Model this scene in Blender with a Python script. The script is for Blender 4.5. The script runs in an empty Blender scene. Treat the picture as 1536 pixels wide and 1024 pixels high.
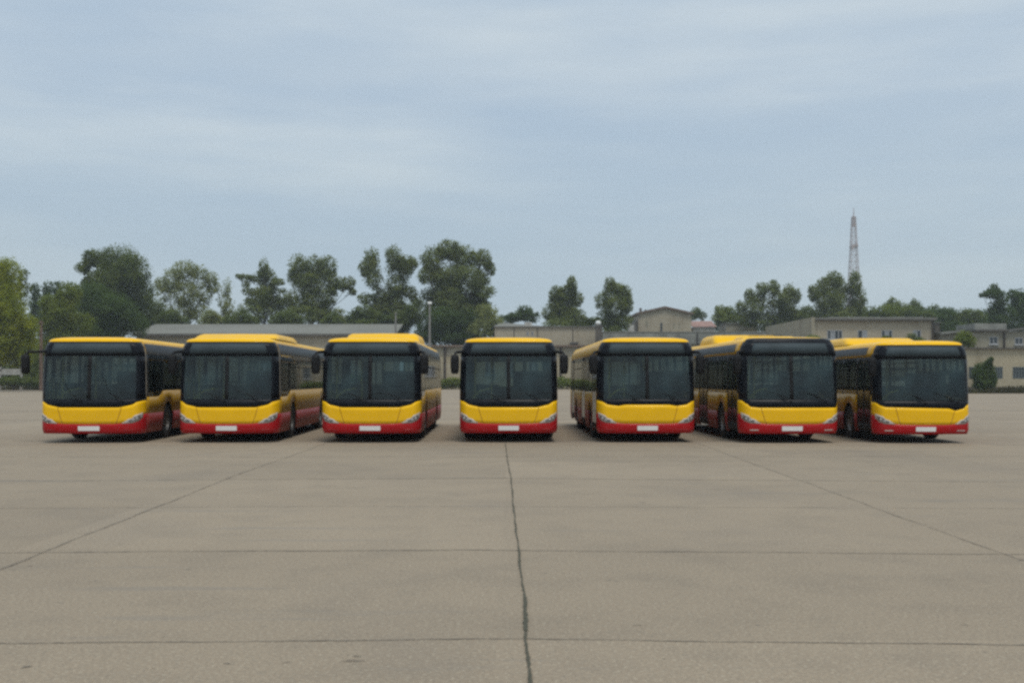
import bpy, math, random
import numpy as np
from mathutils import Vector, Matrix
random.seed(7); RNG = np.random.default_rng(11)
sc = bpy.context.scene
COL = sc.collection
PI = math.pi
HAZE = .00038
# ------------------------------------------------------------------ camera model
F, CX, HY, EYE = 1710.0, 768.0, 568.0, 1.68
def W(px, py, Y):
    return ((px-CX)/F*Y, Y, EYE+(HY-py)/F*Y)
def GX(px, Y): return (px-CX)/F*Y
def GZ(py, Y): return EYE+(HY-py)/F*Y
def GROUND(px, py):
    Y = EYE*F/(py-HY)
    return ((px-CX)/F*Y, Y)

# ------------------------------------------------------------------ materials
def mat(name, color, rough=.6, metal=0., var=.12, scale=3., coat=0., bump=0., bscale=40., tint=None, detail=5., spec=.5):
    m = bpy.data.materials.new(name); m.use_nodes = True
    nt = m.node_tree; N = nt.nodes; L = nt.links
    b = N['Principled BSDF']
    b.inputs['Roughness'].default_value = rough
    b.inputs['Metallic'].default_value = metal
    b.inputs['Specular IOR Level'].default_value = spec
    if coat: b.inputs['Coat Weight'].default_value = coat; b.inputs['Coat Roughness'].default_value = .08
    tc = N.new('ShaderNodeTexCoord')
    nz = N.new('ShaderNodeTexNoise'); nz.inputs['Scale'].default_value = scale; nz.inputs['Detail'].default_value = detail
    L.new(tc.outputs['Object'], nz.inputs['Vector'])
    mr = N.new('ShaderNodeMapRange'); mr.inputs[1].default_value = .3; mr.inputs[2].default_value = .7
    L.new(nz.outputs['Fac'], mr.inputs[0])
    mx = N.new('ShaderNodeMix'); mx.data_type = 'RGBA'
    c2 = tint if tint else tuple(c*(1-var*2) for c in color)
    c1 = color if tint else tuple(min(1, c*(1+var)) for c in color)
    mx.inputs[6].default_value = (*c1, 1); mx.inputs[7].default_value = (*c2, 1)
    L.new(mr.outputs[0], mx.inputs[0]); L.new(mx.outputs[2], b.inputs['Base Color'])
    if bump:
        n2 = N.new('ShaderNodeTexNoise'); n2.inputs['Scale'].default_value = bscale; n2.inputs['Detail'].default_value = 6
        L.new(tc.outputs['Object'], n2.inputs['Vector'])
        bp = N.new('ShaderNodeBump'); bp.inputs['Strength'].default_value = bump; bp.inputs['Distance'].default_value = .02
        L.new(n2.outputs['Fac'], bp.inputs['Height']); L.new(bp.outputs[0], b.inputs['Normal'])
    return m

def paint(name, color, dirt):
    """bus paint with a film of road dust that thins out upwards"""
    m = mat(name, color, .35, 0, .04, 1.5, coat=.06, spec=.12)
    nt = m.node_tree; N = nt.nodes; L = nt.links; b = N['Principled BSDF']
    old = b.inputs['Base Color'].links[0].from_socket
    tc = N.new('ShaderNodeTexCoord'); sp = N.new('ShaderNodeSeparateXYZ'); L.new(tc.outputs['Object'], sp.inputs[0])
    mr = N.new('ShaderNodeMapRange'); mr.inputs[1].default_value = 1.1; mr.inputs[2].default_value = .25
    mr.inputs[3].default_value = 0; mr.inputs[4].default_value = dirt
    L.new(sp.outputs[2], mr.inputs[0])
    nz = N.new('ShaderNodeTexNoise'); nz.inputs['Scale'].default_value = 5; nz.inputs['Detail'].default_value = 8
    L.new(tc.outputs['Object'], nz.inputs['Vector'])
    mu = N.new('ShaderNodeMath'); mu.operation = 'MULTIPLY'; L.new(mr.outputs[0], mu.inputs[0]); L.new(nz.outputs['Fac'], mu.inputs[1])
    mx = N.new('ShaderNodeMix'); mx.data_type = 'RGBA'; L.new(mu.outputs[0], mx.inputs[0]); L.new(old, mx.inputs[6])
    mx.inputs[7].default_value = (.2, .17, .13, 1); L.new(mx.outputs[2], b.inputs['Base Color'])
    ma = N.new('ShaderNodeMath'); ma.operation = 'ADD'; ma.inputs[1].default_value = .34; L.new(mu.outputs[0], ma.inputs[0])
    L.new(ma.outputs[0], b.inputs['Roughness'])
    return m

def glass(name, tint, dust=.04):
    m = bpy.data.materials.new(name); m.use_nodes = True
    nt = m.node_tree; N = nt.nodes; L = nt.links
    N.remove(N['Principled BSDF']); out = N['Material Output']
    tr = N.new('ShaderNodeBsdfTransparent'); tr.inputs[0].default_value = (*tint, 1)
    df = N.new('ShaderNodeBsdfDiffuse'); df.inputs[0].default_value = (.13, .24, .26, 1)
    gl = N.new('ShaderNodeBsdfGlossy'); gl.inputs['Roughness'].default_value = .03
    tc = N.new('ShaderNodeTexCoord'); nz = N.new('ShaderNodeTexNoise'); nz.inputs['Scale'].default_value = 1.3; nz.inputs['Detail'].default_value = 4
    L.new(tc.outputs['Object'], nz.inputs['Vector'])
    mr = N.new('ShaderNodeMapRange'); mr.inputs[1].default_value = .35; mr.inputs[2].default_value = .7; mr.inputs[3].default_value = dust*.3; mr.inputs[4].default_value = dust*1.8
    L.new(nz.outputs['Fac'], mr.inputs[0])
    m1 = N.new('ShaderNodeMixShader'); L.new(mr.outputs[0], m1.inputs[0]); L.new(tr.outputs[0], m1.inputs[1]); L.new(df.outputs[0], m1.inputs[2])
    fr = N.new('ShaderNodeFresnel'); fr.inputs[0].default_value = 1.5
    m2 = N.new('ShaderNodeMixShader'); L.new(fr.outputs[0], m2.inputs[0]); L.new(m1.outputs[0], m2.inputs[1]); L.new(gl.outputs[0], m2.inputs[2])
    L.new(m2.outputs[0], out.inputs[0])
    return m

def leafmat(name, c1, c2):
    m = bpy.data.materials.new(name); m.use_nodes = True
    nt = m.node_tree; N = nt.nodes; L = nt.links
    N.remove(N['Principled BSDF']); out = N['Material Output']
    tc = N.new('ShaderNodeTexCoord'); nz = N.new('ShaderNodeTexNoise'); nz.inputs['Scale'].default_value = .7; nz.inputs['Detail'].default_value = 6
    L.new(tc.outputs['Object'], nz.inputs['Vector'])
    mr = N.new('ShaderNodeMapRange'); mr.inputs[1].default_value = .36; mr.inputs[2].default_value = .64; L.new(nz.outputs['Fac'], mr.inputs[0])
    mx = N.new('ShaderNodeMix'); mx.data_type = 'RGBA'; mx.inputs[6].default_value = (*c1, 1); mx.inputs[7].default_value = (*c2, 1)
    L.new(mr.outputs[0], mx.inputs[0])
    d = N.new('ShaderNodeBsdfDiffuse'); t = N.new('ShaderNodeBsdfTranslucent')
    L.new(mx.outputs[2], d.inputs[0]); L.new(mx.outputs[2], t.inputs[0])
    ms = N.new('ShaderNodeMixShader'); ms.inputs[0].default_value = .45
    L.new(d.outputs[0], ms.inputs[1]); L.new(t.outputs[0], ms.inputs[2]); L.new(ms.outputs[0], out.inputs[0])
    return m

M = {}
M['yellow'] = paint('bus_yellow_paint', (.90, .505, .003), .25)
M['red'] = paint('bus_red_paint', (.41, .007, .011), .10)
M['yellow_flank'] = paint('dusty_shaded_yellow_flank', (.52, .285, .012), .75)  # dusty side yellow; base colour also darkened to paint in the flank's shade
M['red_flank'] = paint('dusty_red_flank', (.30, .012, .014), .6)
M['black'] = mat('black_trim', (.008, .010, .014), .35, 0, .2, 4, spec=.14)
M['matte_black'] = mat('matte_black_plastic', (.014, .014, .015), .6, 0, .2, 8, spec=.18)
M['under'] = mat('dirty_underbody', (.02, .019, .018), .9, 0, .3, 3)
M['rubber'] = mat('tyre_rubber', (.018, .018, .019), .85, 0, .25, 12, bump=.3)
M['rim'] = mat('grey_wheel_rim', (.22, .21, .2), .5, .5, .25, 6)
M['glass'] = glass('tinted_windscreen_glass', (.44, .56, .57), .10)
M['sideglass'] = glass('dark_side_glass', (.26, .29, .28), .05)
M['display'] = mat('dark_display_glass', (.052, .069, .077), .55, 0, .10, 2, spec=.12)
M['plate'] = mat('white_plate', (.84, .83, .80), .5, 0, .03, 5)
M['chrome'] = mat('pale_lamp_bezel', (.46, .41, .37), .5, .1, .12, 9)
M['reflector'] = mat('lamp_reflector', (.20, .175, .155), .4, .3, .3, 14)
M['bulb'] = mat('clear_lamp_glass', (.42, .41, .39), .25, .3, .1, 20)
M['lens'] = glass('headlamp_cover', (.86, .87, .88), .05)
M['seam'] = mat('panel_gap', (.22, .07, .01), .7, 0, .2, 9)
M['trim'] = mat('pale_pillar_trim', (.36, .32, .26), .45, 0, .15, 4)
M['floor'] = mat('bus_floor_lino', (.10, .10, .10), .7, 0, .2, 4)
M['lining'] = mat('pale_interior_lining', (.20, .21, .20), .7, 0, .08, 3)
M['seat'] = mat('dark_blue_seat_cloth', (.02, .03, .06), .9, 0, .3, 10)
M['rail'] = mat('yellow_handrail', (.80, .56, .06), .4, 0, .1, 5)
M['redlamp'] = mat('red_tail_lamp', (.35, .01, .01), .2, 0, .1, 6)
M['unit'] = M['yellow']

M['mortar'] = None
def brick(name, c1, c2, mort, sx=.26, stain=(.15, .10, .06)):
    m = mat(name, c1, .85, 0, .1, .35, tint=c2)
    nt = m.node_tree; N = nt.nodes; L = nt.links; b = N['Principled BSDF']
    old = b.inputs['Base Color'].links[0].from_socket
    tc = N.new('ShaderNodeTexCoord'); mp = N.new('ShaderNodeMapping'); mp.inputs['Rotation'].default_value = (PI/2, 0, 0)
    L.new(tc.outputs['Object'], mp.inputs[0])
    bt = N.new('ShaderNodeTexBrick'); bt.inputs['Scale'].default_value = 1; bt.inputs['Brick Width'].default_value = sx*2
    bt.inputs['Row Height'].default_value = sx; bt.inputs['Mortar Size'].default_value = .02; bt.inputs['Mortar'].default_value = (*mort, 1)
    L.new(mp.outputs[0], bt.inputs[0]); L.new(old, bt.inputs['Color1'])
    mx0 = N.new('ShaderNodeMix'); mx0.data_type = 'RGBA'; mx0.inputs[0].default_value = .15; L.new(old, mx0.inputs[6]); mx0.inputs[7].default_value = (*stain, 1)
    L.new(mx0.outputs[2], bt.inputs['Color2'])
    # streaks of damp and old repairs
    mp2 = N.new('ShaderNodeMapping'); mp2.inputs['Scale'].default_value = (.5, .5, .16); L.new(tc.outputs['Object'], mp2.inputs[0])
    nz = N.new('ShaderNodeTexNoise'); nz.inputs['Scale'].default_value = 1.2; nz.inputs['Detail'].default_value = 7; L.new(mp2.outputs[0], nz.inputs[0])
    mr = N.new('ShaderNodeMapRange'); mr.inputs[1].default_value = .5; mr.inputs[2].default_value = .72; mr.inputs[4].default_value = .5; L.new(nz.outputs['Fac'], mr.inputs[0])
    mx = N.new('ShaderNodeMix'); mx.data_type = 'RGBA'; L.new(mr.outputs[0], mx.inputs[0]); L.new(bt.outputs[0], mx.inputs[6]); mx.inputs[7].default_value = (*stain, 1)
    L.new(mx.outputs[2], b.inputs['Base Color'])
    return m
M['beige'] = brick('beige_brick', (.45, .39, .285), (.39, .335, .245), (.34, .30, .23), .3, (.20, .15, .09))
M['beige2'] = brick('yellowish_brick', (.47, .405, .28), (.42, .36, .25), (.36, .31, .22), .3, (.22, .17, .09))
M['greybrick'] = brick('greyish_brick', (.36, .325, .235), (.30, .275, .205), (.25, .225, .175), .3, (.16, .13, .10))
M['darkwall'] = mat('weathered_dark_render', (.12, .105, .085), .9, 0, .2, 1)
M['pinkroof'] = mat('faded_red_sheet_roof', (.34, .20, .16), .8, 0, .2, 1)
M['whitewash'] = mat('whitewashed_wall', (.46, .44, .40), .85, 0, .15, 1)
M['roofgrey'] = mat('grey_bitumen_roof', (.19, .187, .16), .85, 0, .08, .12)
M['roofpale'] = mat('pale_cement_roof', (.25, .25, .22), .85, 0, .2, .7)
M['fascia'] = mat('dark_eave_board', (.12, .11, .095), .8, 0, .2, 2)
M['browntrim'] = mat('brown_roof_edge', (.19, .135, .10), .8, 0, .2, 2)
M['wframe'] = mat('white_window_frame', (.40, .40, .40), .6, 0, .12, 3)
M['wframe_dark'] = mat('weathered_steel_window_bars', (.13, .15, .14), .7, 0, .15, 3)
M['wglass'] = mat('dark_window_pane', (.03, .04, .045), .08, 0, .4, .8, coat=.3)
M['curtain'] = mat('pale_curtain', (.30, .32, .34), .8, 0, .15, 3)
M['pipe'] = mat('rusty_downpipe', (.06, .045, .035), .7, .2, .3, 3)
M['concretepost'] = mat('pale_concrete_post', (.42, .40, .36), .8, 0, .15, 2)
M['woodpole'] = mat('brown_wooden_pole', (.17, .11, .08), .85, 0, .2, 2)
M['steel'] = mat('galvanised_steel', (.48, .40, .38), .7, .0, .15, .4, tint=(.40, .36, .35))
M['steelpole'] = mat('grey_steel_pole', (.24, .23, .21), .6, .3, .15, 1)
M['lampglass'] = mat('white_lamp_globe', (.75, .75, .72), .3, 0, .04, 2)
M['bark'] = mat('grey_brown_bark', (.085, .07, .055), .9, 0, .3, 3, bump=.5, bscale=8)
LEAF = {
 'yellow': leafmat('yellow_green_leaves', (.355, .375, .035), (.215, .258, .030)),
 'olive': leafmat('olive_leaves', (0.237, 0.274, 0.050), (0.143, 0.188, 0.042)),
 'dark': leafmat('dark_green_leaves', (0.116, 0.165, 0.046), (0.073, 0.114, 0.034)),
 'mid': leafmat('mid_green_leaves', (0.183, 0.219, 0.057), (0.109, 0.148, 0.044)),
 'grey': leafmat('grey_green_leaves', (0.330, 0.353, 0.130), (0.226, 0.257, 0.090)),
 'poplar': leafmat('poplar_leaves', (0.237, 0.268, 0.080), (0.143, 0.180, 0.056)),
}
M['grass'] = leafmat('verge_grass_blades', (.115, .115, .045), (.085, .075, .035))

# ------------------------------------------------------------------ mesh building
class MB:
    def __init__(s): s.v, s.f, s.m = [], [], []
    def add(s, vs, fs, m=0):
        o = len(s.v); s.v += [tuple(p) for p in vs]; s.f += [tuple(i+o for i in f) for f in fs]; s.m += [m]*len(fs); return s
    def box(s, x0, x1, y0, y1, z0, z1, m=0, c=0.):
        if c:  # chamfered in plan and top
            return s.loft([[(x0+i, y0+i), (x1-i, y0+i), (x1-i, y1-i), (x0+i, y1-i)] for i in (0, 0, c)], [z0, z1-c, z1], m)
        vs = [(x0,y0,z0),(x1,y0,z0),(x1,y1,z0),(x0,y1,z0),(x0,y0,z1),(x1,y0,z1),(x1,y1,z1),(x0,y1,z1)]
        return s.add(vs, [(0,3,2,1),(4,5,6,7),(0,1,5,4),(1,2,6,5),(2,3,7,6),(3,0,4,7)], m)
    def loft(s, loops, zs, m=0):
        n = len(loops[0]); vs = [(x, y, z) for lp, z in zip(loops, zs) for (x, y) in lp]; fs = []
        for k in range(len(zs)-1):
            for i in range(n):
                j = (i+1) % n; fs.append((k*n+i, k*n+j, (k+1)*n+j, (k+1)*n+i))
        fs.append(tuple(reversed(range(n)))); fs.append(tuple((len(zs)-1)*n+i for i in range(n)))
        return s.add(vs, fs, m)
    def prism(s, poly, y0, y1, m=0):   # polygon in xz (ccw seen from -y), extruded along y
        n = len(poly); vs = [(x, y0, z) for x, z in poly]+[(x, y1, z) for x, z in poly]
        fs = [tuple(range(n)), tuple(reversed(range(n, 2*n)))]+[(i, i+n, (i+1) % n+n, (i+1) % n) for i in range(n)]
        return s.add(vs, fs, m)
    def tube(s, pts, rad, n=8, m=0):
        pts = [Vector(p) for p in pts]
        if not hasattr(rad, '__len__'): rad = [rad]*len(pts)
        vs, fs = [], []
        up = None
        for i, p in enumerate(pts):
            d = (pts[min(i+1, len(pts)-1)]-pts[max(i-1, 0)]).normalized()
            if up is None:
                up = Vector((0, 0, 1)) if abs(d.z) < .9 else Vector((1, 0, 0))
            a = d.cross(up).normalized(); b = a.cross(d).normalized(); up = b
            for k in range(n):
                t = 2*PI*k/n; vs.append(p+(a*math.cos(t)+b*math.sin(t))*rad[i])
        for i in range(len(pts)-1):
            for k in range(n):
                j = (k+1) % n; fs.append((i*n+k, i*n+j, (i+1)*n+j, (i+1)*n+k))
        fs.append(tuple(reversed(range(n)))); fs.append(tuple((len(pts)-1)*n+k for k in range(n)))
        return s.add(vs, fs, m)
    def lathe(s, prof, c, axis='x', n=28, m=0):  # prof (r, t): t along the axis
        vs, fs = [], []; P = len(prof)
        for k in range(n):
            a = 2*PI*k/n
            for r, t in prof:
                if axis == 'x': vs.append((c[0]+t, c[1]+r*math.cos(a), c[2]+r*math.sin(a)))
                elif axis == 'y': vs.append((c[0]+r*math.cos(a), c[1]+t, c[2]+r*math.sin(a)))
                else: vs.append((c[0]+r*math.cos(a), c[1]+r*math.sin(a), c[2]+t))
        for k in range(n):
            for i in range(P-1):
                j = (k+1) % n; fs.append((k*P+i, k*P+i+1, j*P+i+1, j*P+i))
        return s.add(vs, fs, m)
    def mesh(s, name, mats, smooth=40):
        used = sorted({i for f in s.f for i in f}); ix = {q: i for i, q in enumerate(used)}
        me = bpy.data.meshes.new(name); me.from_pydata([s.v[i] for i in used], [], [tuple(ix[i] for i in f) for f in s.f])
        mats = mats if isinstance(mats, (list, tuple)) else [mats]
        for q in mats: me.materials.append(q)
        if len(mats) > 1: me.polygons.foreach_set('material_index', s.m)
        if smooth:
            me.polygons.foreach_set('use_smooth', [True]*len(me.polygons))
            try: me.set_sharp_from_angle(angle=math.radians(smooth))
            except Exception: pass
        me.validate(); me.update(); return me
    def build(s, name, mats, parent=None, smooth=40, solid=0.):
        o = bpy.data.objects.new(name, s.mesh(name, mats, smooth)); COL.objects.link(o)
        if parent: o.parent = parent
        if solid:
            md = o.modifiers.new('thickness', 'SOLIDIFY'); md.thickness = solid; md.offset = -1
        return o
def tag(o, label=None, cat=None, group=None, kind=None):
    if label: o['label'] = label
    if cat: o['category'] = cat
    if group: o['group'] = group
    if kind: o['kind'] = kind
    return o
def empty(name, loc, label, cat, group=None, rz=0):
    o = bpy.data.objects.new(name, None); COL.objects.link(o); o.location = loc; o.rotation_euler = (0, 0, rz)
    o.empty_display_size = .3
    return tag(o, label, cat, group)
CACHE = {}
def shared(key, fn, name, parent, loc=(0, 0, 0)):
    if key not in CACHE: CACHE[key] = fn()
    o = bpy.data.objects.new(name, CACHE[key]); COL.objects.link(o); o.parent = parent; o.location = loc
    return o
def lerp(a, b, t): return a+(b-a)*t
def curve(pts):
    def f(x):
        if x <= pts[0][0]: return pts[0][1]
        for (a, u), (b, w) in zip(pts, pts[1:]):
            if x <= b:
                t = (x-a)/(b-a) if b > a else 1; return lerp(u, w, t*t*(3-2*t) if abs(u-w) > .08 else t)
        return pts[-1][1]
    return f

# ------------------------------------------------------------------ bus
L_BUS, YC, RR = 12.0, .55, .15
HWc = curve([(.2, 1.21), (.36, 1.25), (1.2, 1.252), (2.2, 1.238), (2.42, 1.218), (2.55, 1.185), (2.62, 1.150), (2.66, 1.12)])
YFc = curve([(.2, .05), (.38, .0), (.95, .012), (1.15, .035), (2.3, .13), (2.66, .19), (2.9, .2)])
def P0(s, z):
    sg = -1 if s < 0 else 1; u = abs(s); hw = HWc(z); yf = YFc(z); bow = .09; a = hw-.24; yb = yf+bow
    if u <= 1: x, y = u*a, yf+bow*u*u
    elif u <= 2:
        t = (u-1)*PI/2; x, y = a+(hw-a)*math.sin(t), yb+(YC-yb)*(1-math.cos(t))
    elif u <= 3: x, y = hw, YC+(u-2)*(L_BUS-RR-YC)
    elif u <= 4:
        t = (u-3)*PI/2; x, y = hw-RR*(1-math.cos(t)), L_BUS-RR+RR*math.sin(t)
    else: x, y = (hw-RR)*(5-u), L_BUS
    return sg*x, y
def P(s, z, off=0.):
    x, y = P0(s, z)
    if off:
        e = .004; x0, y0 = P0(s-e, z); x1, y1 = P0(s+e, z)
        tx, ty = x1-x0, y1-y0; l = math.hypot(tx, ty) or 1
        x += ty/l*off; y -= tx/l*off
    return (x, y, z)
def SY(y): return 2+(y-YC)/(L_BUS-RR-YC)
def patch(mb, ss, lo, hi, off=0., dz=.22, m=0, n=None):
    lof = lo if callable(lo) else (lambda s: lo); hif = hi if callable(hi) else (lambda s: hi)
    k = n or max(1, int(math.ceil(max(hif(s)-lof(s) for s in ss)/dz)))
    vs, fs = [], []
    for s in ss:
        a, b = lof(s), hif(s); b = max(a, b)
        for j in range(k+1): vs.append(P(s, lerp(a, b, j/k), off))
    for i in range(len(ss)-1):
        if hif(ss[i])-lof(ss[i]) < 1e-4 and hif(ss[i+1])-lof(ss[i+1]) < 1e-4: continue
        for j in range(k): fs.append((i*(k+1)+j, (i+1)*(k+1)+j, (i+1)*(k+1)+j+1, i*(k+1)+j+1))
    return mb.add(vs, fs, m)
def ls(a, b, n): return [lerp(a, b, i/n) for i in range(n+1)]
AXLES = (2.75, 8.65); WR = .48; AR = .575
def yof(s): return YC+(abs(s)-2)*(L_BUS-RR-YC)
def arch(s):
    y = yof(s); z = .25
    for ya in AXLES:
        if abs(y-ya) < AR: z = max(z, WR+math.sqrt(AR*AR-(y-ya)**2))
    return z
def side_ss(y0, y1, sg):
    ys = set([y0, y1]); y = y0
    while y < y1: ys.add(round(y, 4)); y += .3
    for ya in AXLES:
        for k in range(25):
            yy = ya+AR*1.0001*math.cos(PI*k/24)
            if y0 < yy < y1: ys.add(yy)
    r = [sg*SY(y) for y in sorted(ys)]
    return r if sg > 0 else r[::-1]

MASK = {
 'curved': (lambda s: curve([(.70, .93), (1.0, 1.0), (1.3, 1.075), (1.6, 1.10), (2, 1.12)])(abs(s))),
 'high':   (lambda s: curve([(.55, 1.0), (.72, .965), (.95, .995), (1.3, 1.075), (1.6, 1.10), (2, 1.12)])(abs(s))),
 'flat':   (lambda s: curve([(-2, 1.13), (-1.6, 1.11), (-1.3, 1.03), (-1.0, .945), (-.8, .925), (1.35, .925), (1.45, .95), (1.65, 1.07), (2, 1.12)])(s)),
 'notch':  (lambda s: curve([(-2, 1.12), (-1.6, 1.09), (-1.35, 1.02), (-1.0, .975), (.62, .94), (.70, .90), (.80, .88), (.90, .92), (1.3, 1.03), (1.7, 1.09), (2, 1.12)])(s)),
}
REDTOP = lambda s: curve([(.0, .50), (.62, .505), (.95, .55), (1.3, .62), (1.62, .70), (1.8, .765), (2, .77)])(abs(s))

def make_bus(px, Y, label, mask='curved', divider=True, units=(), zs=1., black_cap=False, cove='black', yaw=.0117, mirrors=(-1, 1), blind=0, wheel_turn=0., seedn=0, sx=1.045):
    rnd = random.Random(100+seedn)
    bus = empty('city_bus', (GX(px, Y), Y, 0), label, 'bus', 'yellow and red buses parked in a row', yaw)
    bus.scale = (sx, 1, zs)
    mk = MASK[mask]; GB, GT = 1.15, 2.28; top = 2.66
    FR = ls(-2, -1, 12)+ls(-1, 1, 28)[1:]+ls(1, 2, 12)[1:]
    # front: bumper, panel, black surround
    patch(MB(), [0, 1], 0, 1)
    mb = MB(); patch(mb, FR, .25, REDTOP, n=4); mb.build('bumper', M['red'], bus, solid=.03)
    mb = MB(); patch(mb, FR, REDTOP, mk, n=5); fp = mb.build('front_panel', M['yellow'], bus, solid=.03)
    for sg in ((-1, 1) if mask in ('curved', 'notch') else (1,) if mask == 'high' else (-1,)):
        mb = MB(); n = 8; vs, fs = [], []
        for k in range(n+1):
            z = lerp(.51, mk(sg*.74)-.005, k/n); x = sg*lerp(.63, .755, (k/n)**.8)
            vs += [P(x-.006, z, .003), P(x+.006, z, .003)]
        for k in range(n): fs.append((2*k, 2*k+1, 2*k+3, 2*k+2))
        mb.add(vs, fs); mb.build('panel_seam', M['seam'], fp)
    FW = [s for s in FR if abs(s) <= 1.86]; FW = [-1.86]+[s for s in FW if abs(s) < 1.86]+[1.86]
    mb = MB()
    patch(mb, FR, mk, GB, n=2)
    gl, gr = -1.22, 1.22
    ftop = top
    lb = [-2]+[s for s in FR if -2 < s < gl]+[gl]; rb = [gr]+[s for s in FR if gr < s < 2]+[2]
    patch(mb, lb, GB, GT); patch(mb, rb, GB, GT)
    patch(mb, FR, GT, ftop, n=3)
    mb.build('windscreen_frame', M['black'], bus, solid=.04)
    mid = [s for s in FR if gl < s < gr]
    if divider:
        c0 = -.05+.0*seedn
        mb = MB(); patch(mb, [c0, c0+.045, c0+.09], GB, GT, .004); mb.build('windscreen_divider', M['matte_black'], bus, solid=.03)
        panes = ([gl]+[s for s in mid if s < c0-.01]+[c0], [c0+.09]+[s for s in mid if s > c0+.1]+[gr])
    else: panes = ([gl]+mid+[gr],)
    for ss in panes:
        mb = MB(); patch(mb, ss, GB+.002, GT-.002); mb.build('windscreen', M['glass'], bus)
    mb = MB(); patch(mb, ls(-.99, .99, 24), 2.355, 2.615, .004, n=2); mb.build('destination_display', M['display'], bus, solid=.006)
    # pillar trim on the driver side corner
    mb = MB(); patch(mb, ls(1.93, 2.0, 2), mk(2), 2.62, .006); mb.build('pillar_trim', M['trim'], bus, solid=.012)
    # headlights, fog lamps, plate
    for sg in (-1, 1):
        ss = ls(.77, 1.66, 18)
        lo = curve([(.77, .511), (1.05, .522), (1.35, .57), (1.66, .66)]); hi = curve([(.77, .53), (.95, .64), (1.2, .728), (1.66, .80)])
        sl = [sg*s for s in ss]; sl = sl if sg > 0 else sl[::-1]
        mb = MB(); patch(mb, sl, lambda s: lo(abs(s)), lambda s: hi(abs(s)), .006, n=3); hl = mb.build('headlight', M['chrome'], bus, solid=.01)
        s2 = [sg*s for s in ls(.92, 1.50, 10)]; s2 = s2 if sg > 0 else s2[::-1]
        mb = MB(); patch(mb, s2, lambda s: lo(abs(s))+.03, lambda s: max(lo(abs(s))+.032, hi(abs(s))-.035), .010, n=2); mb.build('reflector', M['reflector'], hl)
        for q, (sq, zq, rq) in enumerate(((1.08, .60, .032), (1.28, .645, .036))):
            c = P(sg*sq, zq, .012)
            mb = MB(); mb.lathe([(0, -.014), (rq*.5, -.012), (rq*.85, -.006), (rq, .006)], c, 'y', 14); mb.build('bulb', M['bulb'], hl)
        mb = MB(); s3 = [sg*s for s in ls(.82, 1.10, 6)]; s3 = s3 if sg > 0 else s3[::-1]
        patch(mb, s3, .325, .355, .005, n=1); mb.build('fog_lamp', M['chrome'] if mask in ('flat', 'notch') else M['redlamp'], bus, solid=.008)
    mb = MB(); patch(mb, ls(-.255, .255, 6), .325, .445, .02, n=1); mb.build('licence_plate', M['plate'], bus, solid=.012, smooth=0)
    # sides
    WD = curve([(0, 1.2), (1.75, 1.2), (2.25, 1.36), (12, 1.36)])     # driver side waist
    for sg in (-1, 1):
        doors = [] if sg > 0 else [(.62, 1.85), (4.7, 6.0), (9.75, 11.0)]
        waist = (lambda s: WD(yof(s))) if sg > 0 else (lambda s: 1.3)
        segs = []; y = YC
        for a, b in doors: segs.append((y, a)); y = b
        segs.append((y, L_BUS-RR))
        for a, b in segs:
            mbr, mby = MB(), MB()
            ss = side_ss(a, b, sg)
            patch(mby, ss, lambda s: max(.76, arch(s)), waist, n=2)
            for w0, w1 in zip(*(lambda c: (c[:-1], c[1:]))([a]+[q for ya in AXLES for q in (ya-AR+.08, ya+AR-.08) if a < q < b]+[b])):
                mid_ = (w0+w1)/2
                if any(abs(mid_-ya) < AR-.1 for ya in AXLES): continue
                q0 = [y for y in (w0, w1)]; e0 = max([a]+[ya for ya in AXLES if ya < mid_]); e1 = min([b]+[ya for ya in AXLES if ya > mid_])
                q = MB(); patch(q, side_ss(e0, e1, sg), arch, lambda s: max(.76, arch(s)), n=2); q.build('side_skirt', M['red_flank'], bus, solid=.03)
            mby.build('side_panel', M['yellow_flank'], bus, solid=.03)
        ss = side_ss(YC, L_BUS-RR, sg)
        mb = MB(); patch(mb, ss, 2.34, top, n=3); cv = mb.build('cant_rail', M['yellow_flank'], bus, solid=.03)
        cs = side_ss(1.1 if sg < 0 else .6, L_BUS-.4, sg)
        if cove == 'black' or sg > 0:
            mb = MB(); patch(mb, cs, 2.405 if sg < 0 else 2.342, 2.622, .007, n=5); mb.build('roof_cove', M['black'], cv)
        # windows
        if sg > 0: wins = [(.75, 2.1), (2.2, 3.72), (3.8, 5.32), (5.4, 6.92), (7.0, 8.52), (8.6, 10.12), (10.2, 11.7)]
        else: wins = [(1.95, 3.25), (3.33, 4.62), (6.08, 7.85), (7.93, 9.67), (11.08, 11.75)]
        edges = []; e = YC
        for a, b in wins: edges.append((e, a)); e = b
        edges.append((e, L_BUS-RR))
        for a, b in edges:
            pieces = [(a, b)]
            for d0, d1 in doors:
                pieces = [q for p0, p1 in pieces for q in ((p0, min(p1, d0)), (max(p0, d1), p1)) if q[1]-q[0] > .005]
            for p0, p1 in pieces:
                mb = MB(); patch(mb, side_ss(p0, p1, sg), waist, 2.34); mb.build('window_pillar', M['black'], bus, solid=.03)
        for a, b in wins:
            mb = MB(); patch(mb, side_ss(a, b, sg), lambda s: waist(s)+.002, 2.338); w = mb.build('side_window', M['sideglass'], bus)
            if b-a > 1.3 and a > 1:
                mb = MB(); patch(mb, side_ss(a+.02, b-.02, sg), 2.0, 2.025, .006, n=1); mb.build('vent_bar', M['matte_black'], w)
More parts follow.
